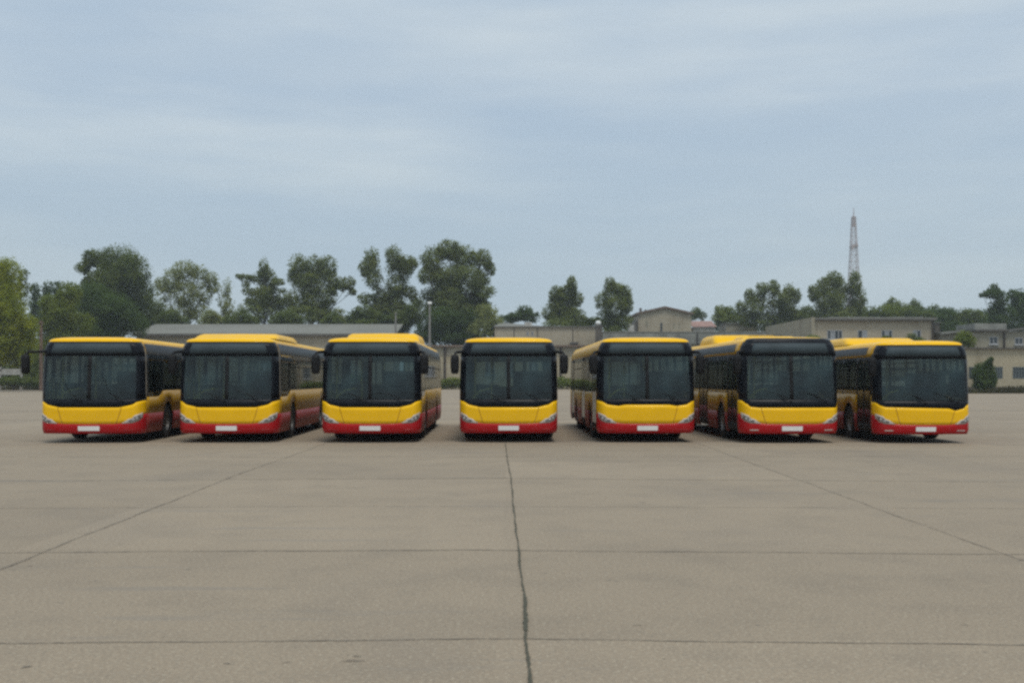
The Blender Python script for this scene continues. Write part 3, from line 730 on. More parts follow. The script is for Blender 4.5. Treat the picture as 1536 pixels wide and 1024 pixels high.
T('airy_poplar', 'ragged open tree with pointed top above the second bus', 215, [(397, 402, 9, 16), (388, 418, 14, 12), (404, 420, 12, 18), (367, 417, 11, 7), (356, 413, 6, 4), (372, 437, 11, 8), (395, 442, 17, 14), (420, 424, 10, 6), (382, 465, 24, 20), (408, 462, 26, 24), (428, 452, 12), (400, 440, 20, 14)], 'poplar', .8, base=396, clump=.36, nclump=12)
T('airy_poplar', 'wide vase shaped tree above the gap of second and third bus', 215, [(447, 398, 16, 20), (470, 400, 18, 20), (492, 402, 15, 20), (440, 415, 12, 14), (465, 425, 30, 20), (500, 425, 16, 16), (522, 424, 11, 12), (527, 437, 7, 6), (470, 452, 26, 18), (458, 475, 36, 16), (495, 445, 14), (438, 448, 14, 14), (488, 470, 18, 12)], 'poplar', .85, base=468, clump=.36, nclump=15)
T('leafy_bush', 'small pale bush alone in the sky gap above third bus left edge', 225, [(508, 468, 10, 9), (510, 480, 12, 8), (520, 485, 9, 6)], 'grey', .7, base=509, cat='bush')
T('twin_stem_poplar', 'two-stemmed poplar with a slit of sky between its halves', 212, [(557, 388, 13, 20), (548, 403, 12, 14), (560, 415, 16, 20), (548, 448, 13, 10), (572, 445, 15, 18), (591, 385, 14, 18), (597, 405, 20, 20), (612, 398, 14, 16), (595, 430, 20, 18), (620, 395, 8, 10), (590, 455, 22, 18), (615, 438, 12, 11), (570, 468, 20, 16), (605, 474, 24, 18), (625, 455, 10, 12)], 'poplar', .95, base=588, clump=.38)
T('tall_poplar', 'tallest tree of the skyline, above the gap left of the middle bus', 210, [(672, 375, 20, 17), (648, 390, 18, 22), (695, 388, 22, 24), (725, 388, 13, 15), (735, 404, 10, 11), (670, 415, 32, 24), (705, 420, 26, 22), (640, 415, 14, 14), (675, 445, 32, 18), (725, 438, 20, 11), (710, 450, 22, 16), (645, 440, 18, 12), (685, 472, 36, 20), (650, 465, 16, 16), (722, 470, 18, 14)], 'poplar', 1.05, base=688, trunkw=.55, clump=.4)
T('leafy_bush', 'dark thicket under the two-stemmed poplar', 208, [(560, 478, 22, 12), (600, 482, 22, 16), (628, 470, 22, 22), (585, 500, 30, 14)], 'mid', 1.1, base=595, cat='bush', group='bushes behind the yard')
T('leafy_bush', 'dark thicket beneath the tallest tree beside the lamp post', 206, [(665, 480, 30, 22), (700, 485, 26, 24), (660, 505, 34, 16), (700, 508, 32, 14), (640, 500, 20, 16)], 'dark', 1.1, base=680, cat='bush', group='bushes behind the yard')
T('leafy_bush', 'greyish bush leaning right from under the tallest tree', 204, [(728, 468, 20, 14), (740, 482, 16, 12), (722, 495, 22, 14), (742, 498, 12, 10)], 'grey', .95, base=728, cat='bush', group='bushes behind the yard')
T('leafy_tree', 'small round dark tree above the left roof edge of the middle bus', 235, [(787, 468, 14, 12), (775, 475, 14, 9), (798, 476, 12, 10), (760, 479, 16, 8)], 'dark', 1.1, base=787)
T('poplar_tree', 'pointed poplar above the right side of the middle bus roof', 215, [(857, 425, 8, 12), (850, 440, 15, 14), (833, 440, 10, 14), (865, 448, 12, 14), (845, 462, 22, 18), (825, 468, 14, 14), (862, 475, 18, 14), (840, 488, 28, 12)], 'poplar', 1.1, base=848)
T('poplar_tree', 'upright poplar with split top beside the gabled building', 212, [(915, 428, 10, 13), (925, 435, 13, 14), (940, 440, 10, 14), (903, 452, 12, 14), (922, 458, 20, 18), (942, 458, 9, 13), (908, 478, 16, 16), (932, 480, 18, 14), (920, 497, 22, 12)], 'poplar', 1.15, base=922)
T('leafy_bush', 'low dark hedge bush between the pointed and the split poplars', 218, [(878, 483, 14, 8), (892, 482, 12, 9), (870, 490, 14, 8)], 'mid', 1.1, base=880, cat='bush', group='bushes behind the yard')
# right side
T('leafy_tree', 'small round tree just right of the gabled building', 270, [(1045, 468, 10, 8), (1038, 474, 8, 7), (1053, 474, 8, 7)], 'mid', 1.1, base=1045)
T('leafy_tree', 'low double topped tree left of the large poplars above the sixth bus', 255, [(1080, 466, 10, 10), (1093, 468, 10, 9), (1085, 478, 20, 12), (1108, 478, 16, 9), (1080, 490, 12, 9)], 'olive', 1.1, base=1086)
T('poplar_tree', 'wide poplar with several pointed heads above the sixth bus', 235, [(1142, 436, 11, 14), (1128, 445, 11, 14), (1158, 433, 11, 14), (1182, 438, 9, 14), (1194, 444, 9, 13), (1170, 450, 18, 16), (1113, 462, 10, 12), (1140, 460, 22, 18), (1180, 465, 20, 18), (1155, 482, 32, 16), (1125, 478, 16, 12)], 'poplar', 1.25, base=1158, bridge=False)
T('poplar_tree', 'big dark poplar hiding the foot of the lattice mast', 232, [(1248, 420, 14, 14), (1232, 430, 12, 14), (1262, 436, 16, 20), (1240, 450, 26, 20), (1218, 440, 10, 14), (1280, 425, 10, 20), (1285, 445, 16, 20), (1250, 470, 36, 18), (1290, 465, 14, 16)], 'poplar', 1.3, base=1255, trunkw=.5, bridge=False)
hz = [(1310, 468, 17, 'olive', 'low olive tree touching the big dark poplar on its right'), (1341, 450, 13, 'olive', 'pale thin-topped tree right of the lattice mast'), (1370, 455, 16, 'mid', 'rounded tree in the middle of the right hand tree line'), (1398, 462, 16, 'mid', 'even topped tree left of the two chimneys of foliage at right'), (1424, 464, 16, 'dark', 'dark low tree of the right hand line above the last bus'), (1450, 470, 15, 'olive', 'light low tree at the dip of the right hand tree line'), (1474, 468, 14, 'dark', 'dark low tree left of the tall ragged tree at right edge')]
for i, (x, t, w, lf, lab) in enumerate(hz):
    w *= 1.3; t -= 6
    T('leafy_tree', lab, 262+i*3, [(x, t+w*.6, w*.55, w*.6), (x-w*.5, t+w*1.1, w*.6, w*.7), (x+w*.5, t+w*1.1, w*.65, w*.7), (x, t+w*1.8, w*1.0, w*.9), (x, t+w*2.6, w*1.2, w)], lf, 1.15 if lf != 'olive' or i != 1 else .8, base=x, group='tree line at the right')
T('ragged_tree', 'tall ragged dark tree near the right frame edge', 225, [(1494, 434, 10, 11), (1482, 441, 12, 7), (1472, 443, 6, 4), (1500, 448, 12, 12), (1492, 462, 12, 14), (1508, 470, 18, 16), (1490, 485, 22, 14)], 'dark', 1.05, base=1498)
T('ragged_tree', 'dark tree cut by the right frame edge', 228, [(1520, 442, 9, 9), (1534, 443, 11, 12), (1528, 462, 18, 16), (1550, 460, 20), (1530, 485, 28, 16)], 'dark', 1.15, base=1532)
for x, y, w, lf, lab in ((255, 480, 16, 'mid', 'low bush behind the left end of the shed roof'), (318, 481, 15, 'grey', 'low pale bush over the shed roof under the wispy sapling left side'), (362, 481, 16, 'mid', 'low bush over the shed roof left of the ragged open tree'), (430, 480, 16, 'mid', 'low bush over the shed roof between ragged tree and vase shaped tree'), (498, 481, 12, 'mid', 'low bush over the shed roof right of the vase shaped tree'), (545, 474, 17, 'mid', 'low bush over the shed roof left of the two-stemmed poplar'),
        (1300, 480, 22, 'mid', 'low bush at the right foot of the big dark poplar'), (1330, 477, 22, 'olive', 'low olive bush over the left part of the long office roof'), (1362, 478, 22, 'mid', 'low bush over the middle of the long office roof'), (1394, 480, 20, 'dark', 'low dark bush over the right end of the long office roof'), (1424, 482, 22, 'dark', 'low dark bush filling the gap right of the long office block'), (1455, 481, 20, 'mid', 'low bush left of the roof cabin on the right house'), (1185, 478, 18, 'mid', 'low bush between the wide poplar and the big dark poplar'), (1212, 474, 16, 'mid', 'low bush touching the big dark poplar on its left')):
    T('leafy_bush', lab, 240 if x > 900 else 205, [(x, y-6, w, w*.7), (x-w*.9, y+2, w*.8, w*.6), (x+w*.9, y+1, w*.85, w*.6), (x, y+12, w*1.5, w*.6)], lf, 1.1, base=x, cat='bush', group='low bushes along the skyline')
# bushes against the buildings
T('round_bush', 'big round green bush growing against the low wall at the right', 133, [(1478, 556, 16, 14), (1468, 562, 11, 13), (1488, 562, 10, 13), (1483, 545, 7, 8), (1476, 576, 16, 10), (1486, 538, 3, 4), (1472, 572, 12, 12), (1490, 572, 8, 10)], 'dark', 1.6, base=1478, cat='bush', group='bushes by the buildings', ls_=.24)
T('round_bush', 'green bush on the flat roof line left of the upper right house', 143, [(1447, 503, 12, 9), (1440, 510, 12, 8), (1456, 512, 10, 9)], 'olive', 1.2, base=1447, cat='bush', group='bushes by the buildings', ls_=.26)
T('round_bush', 'yellowish bush at the left foot of the long building upper windows', 146, [(1220, 508, 12, 6), (1232, 512, 10, 6), (1210, 514, 12, 6)], 'olive', 1.0, base=1220, cat='bush', group='bushes by the buildings', ls_=.26)
T('round_bush', 'small bush under the third upper window of the long building', 146, [(1330, 508, 9, 5), (1322, 512, 10, 5)], 'mid', 1.0, base=1328, cat='bush', group='bushes by the buildings', ls_=.26)
T('round_bush', 'small bush under the rightmost upper window of the long building', 146, [(1368, 505, 9, 6), (1378, 510, 12, 5)], 'mid', 1.0, base=1370, cat='bush', group='bushes by the buildings', ls_=.26)
T('round_bush', 'weedy shrub before the low building seen left of the middle bus', 182, [(648, 572, 12, 9), (662, 575, 12, 8), (678, 573, 12, 9), (634, 573, 12, 9), (692, 574, 12, 8)], 'olive', 1.2, base=655, cat='bush', group='bushes by the buildings', ls_=.3)
T('round_bush', 'weedy shrub before the low building seen right of the middle bus', 182, [(842, 573, 12, 9), (856, 574, 12, 8), (872, 573, 12, 9), (828, 574, 12, 8)], 'olive', 1.2, base=857, cat='bush', group='bushes by the buildings', ls_=.3)
T('round_bush', 'dark ground bush behind the fence at the far left', 166, [(22, 571, 12, 7), (6, 572, 16, 7), (36, 573, 14, 8), (54, 572, 12, 9), (-14, 573, 16, 8)], 'mid', 1.1, base=20, cat='bush', group='bushes by the buildings', ls_=.3)

# verge grass: countless blades along the far edge of the yard
n = 15000; seg = [(GX(-120, 172), 172, GX(0, 172), 172), (GX(0, 172), 172, GX(560, 184), 184), (GX(560, 184), 184, GX(900, 186), 186), (GX(900, 186), 186, GX(1250, 150), 150), (GX(1250, 150), 150, GX(1420, 131), 131), (GX(1420, 131), 131, 85, 131)]
ln = np.array([math.hypot(a[2]-a[0], a[3]-a[1]) for a in seg]); pi = RNG.choice(len(seg), size=n, p=ln/ln.sum()); tt = RNG.uniform(size=n)
sa = np.array(seg)[pi]; gx = sa[:, 0]+(sa[:, 2]-sa[:, 0])*tt; gy = sa[:, 1]+(sa[:, 3]-sa[:, 1])*tt+RNG.uniform(.05, 1, n)**1.5*np.where(pi < 4, 6., 1.6)
h = RNG.uniform(.15, .55, n)*(1+.8*np.sin(gx*.35)**2); a = RNG.uniform(0, PI, n); w = RNG.uniform(.04, .1, n); lx = RNG.normal(size=n)*.12; ly = RNG.normal(size=n)*.12
V = np.zeros((n, 4, 3)); cx, sx_ = np.cos(a)*w, np.sin(a)*w
V[:, 0] = np.stack([gx-cx, gy-sx_, np.zeros(n)], 1); V[:, 1] = np.stack([gx+cx, gy+sx_, np.zeros(n)], 1)
V[:, 2] = np.stack([gx+cx*.4+lx, gy+sx_*.4+ly, h], 1); V[:, 3] = np.stack([gx-cx*.4+lx, gy-sx_*.4+ly, h], 1)
o = bpy.data.objects.new('grass', leafmesh('grass', V.reshape(-1, 3), n, M['grass'])); COL.objects.link(o)
tag(o, 'rough grass and weeds along the far edge of the yard', 'grass', kind='stuff')

# ------------------------------------------------------------------ buildings
def bpart(root, name, fn, mats, parent=None, smooth=0):
    mb = MB(); fn(mb); return mb.build(name, mats, parent or root, smooth=smooth)
def window(root, x0, x1, z0, z1, yw, bars=2, sill=True, light=0, trans=0, fm='wframe'):
    """a window set in the wall face at local y = yw: frame, panes, sill"""
    mb = MB(); fw = .09; d0, d1 = yw-.03, yw+.10
    mb.box(x0, x0+fw, d0, d1, z0, z1); mb.box(x1-fw, x1, d0, d1, z0, z1)
    mb.box(x0+fw, x1-fw, d0, d1, z0, z0+fw); mb.box(x0+fw, x1-fw, d0, d1, z1-fw, z1)
    for k in range(1, bars):
        x = lerp(x0, x1, k/bars); mb.box(x-.05, x+.05, d0, d1, z0+fw, z1-fw)
    for k in range(trans):
        z = lerp(z0, z1, (k+1)/(trans+1)); mb.box(x0+fw, x1-fw, d0+.012, d1-.01, z-.02, z+.02)
    w = mb.build('window', M[fm], root, smooth=0)
    for k in range(bars):
        a, b = lerp(x0, x1, k/bars)+.05, lerp(x0, x1, (k+1)/bars)-.05
        q = MB(); q.box(a, b, yw-.012, yw-.004, z0+.05, z1-.05); q.build('pane', M['curtain'] if (light >> k) & 1 else M['wglass'], w, smooth=0)
    if sill:
        q = MB(); q.box(x0-.12, x1+.12, yw-.16, yw-.031, z0-.14, z0-.002); q.build('sill', M['wframe'], w, smooth=0)
    return w
def building(kind, label, px0, px1, Y, depth=12.):
    x0, x1 = GX(px0, Y), GX(px1, Y); xm = (x0+x1)/2
    root = empty(kind, (xm, Y, 0), label, 'building')
    return root, x0-xm, x1-xm, (lambda px: GX(px, Y)-xm), (lambda py: GZ(py, Y))

# long low shed on the left
r, x0, x1, lx, lz = building('long_shed', 'long low beige shed with a grey sloping roof behind the left buses', 205, 590, 190)
bpart(r, 'wall', lambda m: m.box(x0, x1, 0, 11, 0, lz(503)), M['beige'])
bpart(r, 'roof', lambda m: m.prism([(x0-.4, 0), (x1+.4, 0), (x1+.4, .01), (x0-.4, .01)], 0, .01) if False else m.add(
    [(x0-.5, -.7, lz(503)), (x1+.5, -.7, lz(503)), (x1+.5, 11.6, GZ(486, 201.6)-.3), (x0-.5, 11.6, GZ(486, 201.6)-.3), (x0-.5, -.7, lz(503)+.3), (x1+.5, -.7, lz(503)+.3), (x1+.5, 11.6, GZ(486, 201.6)), (x0-.5, 11.6, GZ(486, 201.6))],
    [(0, 3, 2, 1), (4, 5, 6, 7), (0, 1, 5, 4), (1, 2, 6, 5), (2, 3, 7, 6), (3, 0, 4, 7)]), M['roofgrey'])
bpart(r, 'fascia', lambda m: m.box(x0-.5, x1+.5, -.76, -.704, lz(504), lz(501.5)), M['fascia'])
for q in (225, 262, 330, 400, 470, 540): 
    if q > 240: window(r, lx(q-9), lx(q+9), 2.2, 4.6, 0, 3, light=1)
bpart(r, 'downpipe', lambda m: m.tube([(lx(535), -.12, 0), (lx(535), -.12, lz(504))], .09), M['pipe'])
# low brick building seen beside the middle bus
r, x0, x1, lx, lz = building('brick_workshop', 'low beige workshop with a brown eave right behind the middle bus', 606, 904, 186)
bpart(r, 'wall', lambda m: m.box(x0, x1, 0, 5, 0, lz(520)), M['beige2'])
bpart(r, 'roof', lambda m: m.box(x0-.3, x1+.3, -.6, 5, lz(520), lz(517.6)), M['browntrim'])
bpart(r, 'upper_band', lambda m: m.box(x0, x1, -.08, -.002, lz(533), lz(520.4)), M['greybrick'])
window(r, lx(652), lx(661), lz(562), lz(543), 0, 2, light=1)
window(r, lx(634), lx(642), lz(562), lz(543), 0, 2, light=3)
for q in (705, 735, 765, 800): window(r, lx(q-7), lx(q+7), lz(562), lz(543), 0, 3, light=2)
window(r, lx(868), lx(880), lz(562), lz(543), 0, 2, light=0)
for q in (667.5, 841, 892): bpart(r, 'downpipe', lambda m: m.tube([(lx(q), -.25, 0), (lx(q), -.25, lz(519))], .17), M['pipe'])
# taller block behind it
r, x0, x1, lx, lz = building('brick_hall', 'plain beige hall rising behind the roof of the middle bus', 742, 893, 194)
bpart(r, 'wall', lambda m: m.box(x0, x1, 0, 12, 0, lz(490.5)), M['beige'])
bpart(r, 'roof', lambda m: m.add([(x0-.2, -.3, lz(490.4)), (x1+.2, -.3, lz(490.4)), (x1+.2, 12, lz(490.4)), (x0-.2, 12, lz(490.4)), (x0-.2, -.3, lz(489.2)), (x1+.2, -.3, lz(489.2)), (lx(870), 12, lz(489.2)+.1), (lx(752), 12, lz(483)+.5)],
    [(0, 3, 2, 1), (4, 5, 6, 7), (0, 1, 5, 4), (1, 2, 6, 5), (2, 3, 7, 6), (3, 0, 4, 7)]), M['roofgrey'])
for q in (771, 806, 859): bpart(r, 'wall_joint', lambda m: m.box(lx(q)-.07, lx(q)+.07, -.02, -.002, 0, lz(492)), M['pipe'])
bpart(r, 'roof_vent', lambda m: m.box(lx(787), lx(798), .6, 2, lz(489), lz(483)), M['whitewash'])
bpart(r, 'awning', lambda m: m.box(lx(855), lx(867), -.8, -.005, lz(516), lz(513)), M['fascia'])
window(r, lx(790), lx(793), lz(503), lz(497), 0, 1, sill=False); window(r, lx(797), lx(800), lz(503), lz(497), 0, 1, sill=False)
# flat roofed annex behind the fifth and sixth buses
r, x0, x1, lx, lz = building('flat_roof_garage', 'grey flat-roofed garage block behind the fifth bus roof', 904, 1166, 192)
bpart(r, 'wall', lambda m: m.box(x0, x1, 0, 10, 0, lz(516)), M['greybrick'])
bpart(r, 'roof', lambda m: m.box(x0-.2, x1+.2, -.5, 10, lz(515.8), lz(497.5)), M['roofpale'])
bpart(r, 'fascia', lambda m: m.box(x0-.2, x1+.2, -.56, -.504, lz(499), lz(497.3)), M['roofgrey'])
bpart(r, 'downpipe', lambda m: m.tube([(lx(1045), -.7, 0), (lx(1045), -.7, lz(499))], .09), M['pipe'])
# dark chimney stack with a lamp between hall and garage
r, x0, x1, lx, lz = building('chimney_stack', 'dark square chimney stack between the hall and the grey garage', 893.5, 903.5, 190)
r['category'] = 'chimney'
bpart(r, 'stack', lambda m: m.box(x0, x1, 0, 1.0, 0, lz(490)), M['darkwall'])
bpart(r, 'cap', lambda m: m.box(x0-.1, x1+.1, -.1, 1.1, lz(490)+.002, lz(488)), M['fascia'])
bpart(r, 'globe_lamp', lambda m: m.lathe([(0, 0), (.35, .1), (.5, .4), (.35, .75), (0, .85)], (-.1, .5, lz(488)), 'z', 14), M['lampglass'], smooth=60)
# gabled building
r, x0, x1, lx, lz = building('gabled_house', 'beige gable-ended building with brown roof edge and a slit window', 957, 1037, 232)
zr, ze = lz(462), lz(471); xr = lx(997)
bpart(r, 'wall', lambda m: m.prism([(x0, 0), (x1, 0), (x1, ze), (xr, zr), (x0, ze)], 0, 22), M['beige'])
bpart(r, 'roof', lambda m: (m.prism([(x0-.4, ze-.1), (xr, zr+.0), (xr, zr+.38), (x0-.4, ze+.28)], -.5, 22.4), m.prism([(xr+.001, zr), (x1+.4, ze-.1), (x1+.4, ze+.28), (xr+.001, zr+.38)], -.5, 22.4)), M['browntrim'])
bpart(r, 'slit_window', lambda m: m.box(lx(990.5), lx(993.5), -.03, -.002, lz(498), lz(484)), M['wglass'])
for a, b, c, d in ((968, 972, 490, 481), (1017, 1020, 493, 483), (1009.5, 1012.5, 493, 484)): bpart(r, 'patched_brick', lambda m: m.box(lx(a), lx(b), -.015, -.002, lz(c), lz(d)), M['greybrick'])
bpart(r, 'chimney', lambda m: (m.box(lx(963), lx(966), 4, 5, ze-1.2, lz(460)),), M['fascia'])
bpart(r, 'vent_pipe', lambda m: m.tube([(lx(971), 3, ze-.8), (lx(971), 3, lz(463))], .22), M['fascia'])
r, x0, x1, lx, lz = building('lean_to_shed', 'narrow whitewashed lean-to left of the gabled building', 944, 955.5, 231)
bpart(r, 'wall', lambda m: m.box(x0, lx(951.5), 0, 5, 0, lz(487)), M['whitewash'])
bpart(r, 'door', lambda m: m.box(lx(951.8), x1, .1, 5, 0, lz(479)), M['fascia'])
# low roofs to the right of it
r, x0, x1, lx, lz = building('red_roof_shed', 'low whitewashed shed with a faded reddish roof right of the gabled building', 1039.5, 1073, 240)
bpart(r, 'wall', lambda m: m.box(x0, x1, 0, 6, 0, lz(490.5)), M['whitewash'])
bpart(r, 'roof', lambda m: m.add([(x0-.2, -.4, lz(490.5)), (x1+.2, -.4, lz(490.5)), (x1+.2, 6, lz(484)+.4), (x0-.2, 6, lz(484)+.4), (x0-.2, -.4, lz(489.5)), (x1+.2, -.4, lz(489.5)), (x1+.2, 6, lz(483.5)+.6), (x0-.2, 6, lz(483.5)+.6)],
    [(0, 3, 2, 1), (4, 5, 6, 7), (0, 1, 5, 4), (1, 2, 6, 5), (2, 3, 7, 6), (3, 0, 4, 7)]), M['pinkroof'])
r, x0, x1, lx, lz = building('low_store', 'low grey-brown store with flat top left of the long windowed building', 1089, 1136, 240)
bpart(r, 'wall', lambda m: m.box(x0, x1, 0, 8, 0, lz(485.5)), M['greybrick'])
bpart(r, 'roof', lambda m: m.box(x0-.2, x1+.2, -.3, 8, lz(485.3), lz(484)), M['roofgrey'])
# long windowed building on the right
r, x0, x1, lx, lz = building('office_block', 'long two-storey beige building with four upper windows behind the right buses', 1222, 1400, 150)
zt = lz(481)
bpart(r, 'wall', lambda m: m.box(x0, x1, 0, 27, 0, zt), [M['beige']])
bpart(r, 'gable_parapet', lambda m: m.box(x0-.45, x0-.002, -.25, 27, 0, lz(476)), M['greybrick'])
bpart(r, 'roof', lambda m: (m.box(x0, x1+.3, -.55, 27, zt+.002, lz(476.5)),), M['roofgrey'])
bpart(r, 'fascia', lambda m: m.box(x0+.002, x1+.3, -.62, -.553, zt+.05, lz(478.6)), M['fascia'])
bpart(r, 'roof_hood', lambda m: m.box(lx(1250), x1-.6, 2, 9, lz(476.5)+.002, lz(474)), M['roofpale'])
for i, (a, b, nb, li) in enumerate(((1240.5, 1263.5, 4, 2), (1286.5, 1301, 2, 2), (1322, 1338.5, 3, 2), (1369, 1381.5, 2, 1))): window(r, lx(a), lx(b), lz(509), lz(495), 0, nb, light=li)
for a, b in ((1240, 1264), (1284, 1304), (1320, 1342), (1362, 1384)): window(r, lx(a), lx(b), 1.3, 3.2, 0, 3, light=2)
bpart(r, 'downpipe', lambda m: m.tube([(lx(1398), -.2, 0), (lx(1398), -.2, zt)], .08), M['pipe'])
r, x0, x1, lx, lz = building('stair_annex', 'dark narrow annex at the right end of the long windowed building', 1402.5, 1410, 156)
bpart(r, 'wall', lambda m: m.box(x0, x1, 0, 8, 0, lz(484)), M['darkwall'])
bpart(r, 'roof', lambda m: m.box(x0-.1, x1+.15, -.2, 8, lz(484)+.002, lz(483)), M['roofgrey'])
# low sheds between
r, x0, x1, lx, lz = building('pale_roof_shed', 'small shed with a pale tilted roof between the long building and the right house', 1411, 1460, 150)
bpart(r, 'wall', lambda m: m.box(x0, x1, 0, 6, 0, lz(500)), M['greybrick'])
bpart(r, 'roof', lambda m: m.prism([(x0-.2, lz(501.5)), (x1, lz(497)), (x1, lz(493)), (x0-.2, lz(498))], -.5, 6), M['roofpale'])
# upper house at right
r, x0, x1, lx, lz = building('upper_house', 'greyish house with two white-silled windows above the low wall at the right', 1463.5, 1575, 146)
bpart(r, 'wall', lambda m: m.box(x0, x1, 0, 9, 0, lz(497)), M['greybrick'])
bpart(r, 'roof', lambda m: (m.box(x0-.2, lx(1512), -.5, 9, lz(496.8), lz(494)), m.prism([(lx(1512.2), lz(497)), (x1, lz(490)), (x1, lz(487.5)), (lx(1512.2), lz(494.5))], -.5, 9)), M['fascia'])
bpart(r, 'roof_cabin', lambda m: m.box(lx(1466), lx(1514), .8, 7, lz(494)+.004, lz(484.5)), M['roofpale'])
window(r, lx(1484), lx(1496.5), lz(516), lz(505), 0, 2); window(r, lx(1522), lx(1534.5), lz(516.5), lz(506), 0, 2)
window(r, lx(1556), lx(1568), lz(516.5), lz(506), 0, 2)
bpart(r, 'downpipe', lambda m: m.tube([(lx(1506), -.12, 0), (lx(1506), -.12, lz(498))], .12), M['pipe'])
# low front building at right
r, x0, x1, lx, lz = building('low_annex', 'long low yellowish building with ground-floor windows at the right edge', 1408, 1640, 136)
bpart(r, 'wall', lambda m: m.box(x0, x1, 0, 7, 0, lz(523)), M['beige2'])
bpart(r, 'roof', lambda m: m.box(x0-.2, x1, -.4, 7, lz(522.9), lz(521)), M['fascia'])
bpart(r, 'plinth', lambda m: m.box(x0, x1, -.12, -.002, 0, lz(580)), M['darkwall'])
for a, b, nb, li in ((1453, 1464, 3, 2), (1492, 1504, 3, 1), (1519, 1541, 5, 4), (1560, 1582, 5, 4)): window(r, lx(a), lx(b), lz(567.5), lz(550), 0, nb, light=0, trans=2, sill=False, fm='wframe_dark')
# ------------------------------------------------------------------ poles, fence, mast
r = empty('utility_pole', (GX(61.5, 160), 160, 0), 'brown wooden pole standing among bushes above the leftmost bus mirror', 'pole')
bpart(r, 'post', lambda m: m.tube([(0, 0, -.2), (0, 0, GZ(481, 160))], [.24, .19], 10), M['woodpole'], smooth=60)
bpart(r, 'cross_arm', lambda m: m.box(-.5, .5, -.26, -.2, GZ(485, 160), GZ(483.6, 160)), M['woodpole'])
r = empty('lamp_post', (GX(644.5, 178), 178, 0), 'slim grey lamp post with small white head in front of the tallest tree', 'lamp post')
bpart(r, 'post', lambda m: m.tube([(0, 0, -.1), (0, 0, 6), (0, 0, GZ(455, 178))], [.24, .2, .15], 10), M['steelpole'], smooth=60)
bpart(r, 'lamp_head', lambda m: m.box(-.3, .35, -.22, .22, GZ(456, 178), GZ(452.5, 178), c=.1), M['lampglass'])
r = empty('slim_pole', (GX(593.5, 184), 184, 0), 'thin pale pole before the trunks of the two-stemmed poplar', 'pole')
bpart(r, 'post', lambda m: m.tube([(0, 0, -.1), (0, 0, GZ(470, 184))], [.2, .14], 8), M['steelpole'], smooth=60)
bpart(r, 'cap', lambda m: m.lathe([(.19, -.1), (.19, .1), (0, .2)], (0, 0, GZ(470, 184)), 'z', 10), M['steelpole'], smooth=60)
r = empty('panel_fence', (GX(5, 168), 168, 0), 'pale panel fence with a white end post at the far left', 'fence')
for q in (-60, -30, 0, 32.5):
    bpart(r, 'post', lambda m: m.box(GX(q, 168)-GX(5, 168)-.18, GX(q, 168)-GX(5, 168)+.18, -.15, .15, 0, GZ(548, 168)), M['concretepost'])
for a, b in ((-59, -31), (-29, -1), (1, 31)):
    bpart(r, 'panel', lambda m: m.box(GX(a, 168)-GX(5, 168), GX(b, 168)-GX(5, 168), -.05, .05, GZ(562, 168), GZ(553, 168)), M['concretepost'])
YM = 560
r = empty('lattice_mast', (GX(1280.5, YM), YM, 0), 'tall thin lattice mast with a needle tip behind the big dark poplar', 'mast')
k = YM/F
zz = [0, GZ(470, YM), GZ(420, YM), GZ(371, YM), GZ(325, YM)]; wv = [15*k, 9.5*k, 6.6*k, 4.4*k, 2.6*k]
wf = lambda z: float(np.interp(z, zz, wv)); levels = [zz[-1]*(1-(1-i/26)**1.0) for i in range(27)]
def legs(m):
    for sx in (-1, 1):
        for sy in (-1, 1): m.tube([(sx*wf(z), sy*wf(z), z) for z in zz], [.24, .20, .17, .14, .12], 6)
def braces(m):
    for a, b in zip(levels, levels[1:]):
        wa, wb = wf(a), wf(b)
        for sx, sy, tx, ty in ((-1, -1, 1, -1), (1, -1, 1, 1), (1, 1, -1, 1), (-1, 1, -1, -1)):
            m.tube([(sx*wa, sy*wa, a), (tx*wb, ty*wb, b)], .085, 4); m.tube([(tx*wa, ty*wa, a), (sx*wb, sy*wb, b)], .085, 4)
            m.tube([(sx*wb, sy*wb, b), (tx*wb, ty*wb, b)], .085, 4)
bpart(r, 'legs', legs, M['steel']); bpart(r, 'bracing', braces, M['steel'])
zp = GZ(371, YM)
bpart(r, 'platform', lambda m: (m.box(-5.2*k, 5.2*k, -5.2*k, 5.2*k, zp, zp+.4), m.box(-5.2*k, 5.2*k, -5.2*k, -5.0*k, zp+.41, zp+1.5), m.tube([(2.5*k, -5.4*k, zp+.4), (2.5*k, -5.4*k, zp+2)], .5, 10), m.tube([(-3*k, -5.4*k, zp-1.5), (-3*k, -5.4*k, zp+1.2)], .45, 10)), M['steel'])
bpart(r, 'top_drum', lambda m: m.tube([(0, 0, GZ(340, YM)), (0, 0, GZ(325, YM))], [1.0, .8], 10), M['steel'])
bpart(r, 'needle', lambda m: m.tube([(0, 0, GZ(326, YM)), (0, 0, GZ(318, YM)), (0, 0, GZ(311, YM))], [.32, .22, .1], 6), M['steel'])

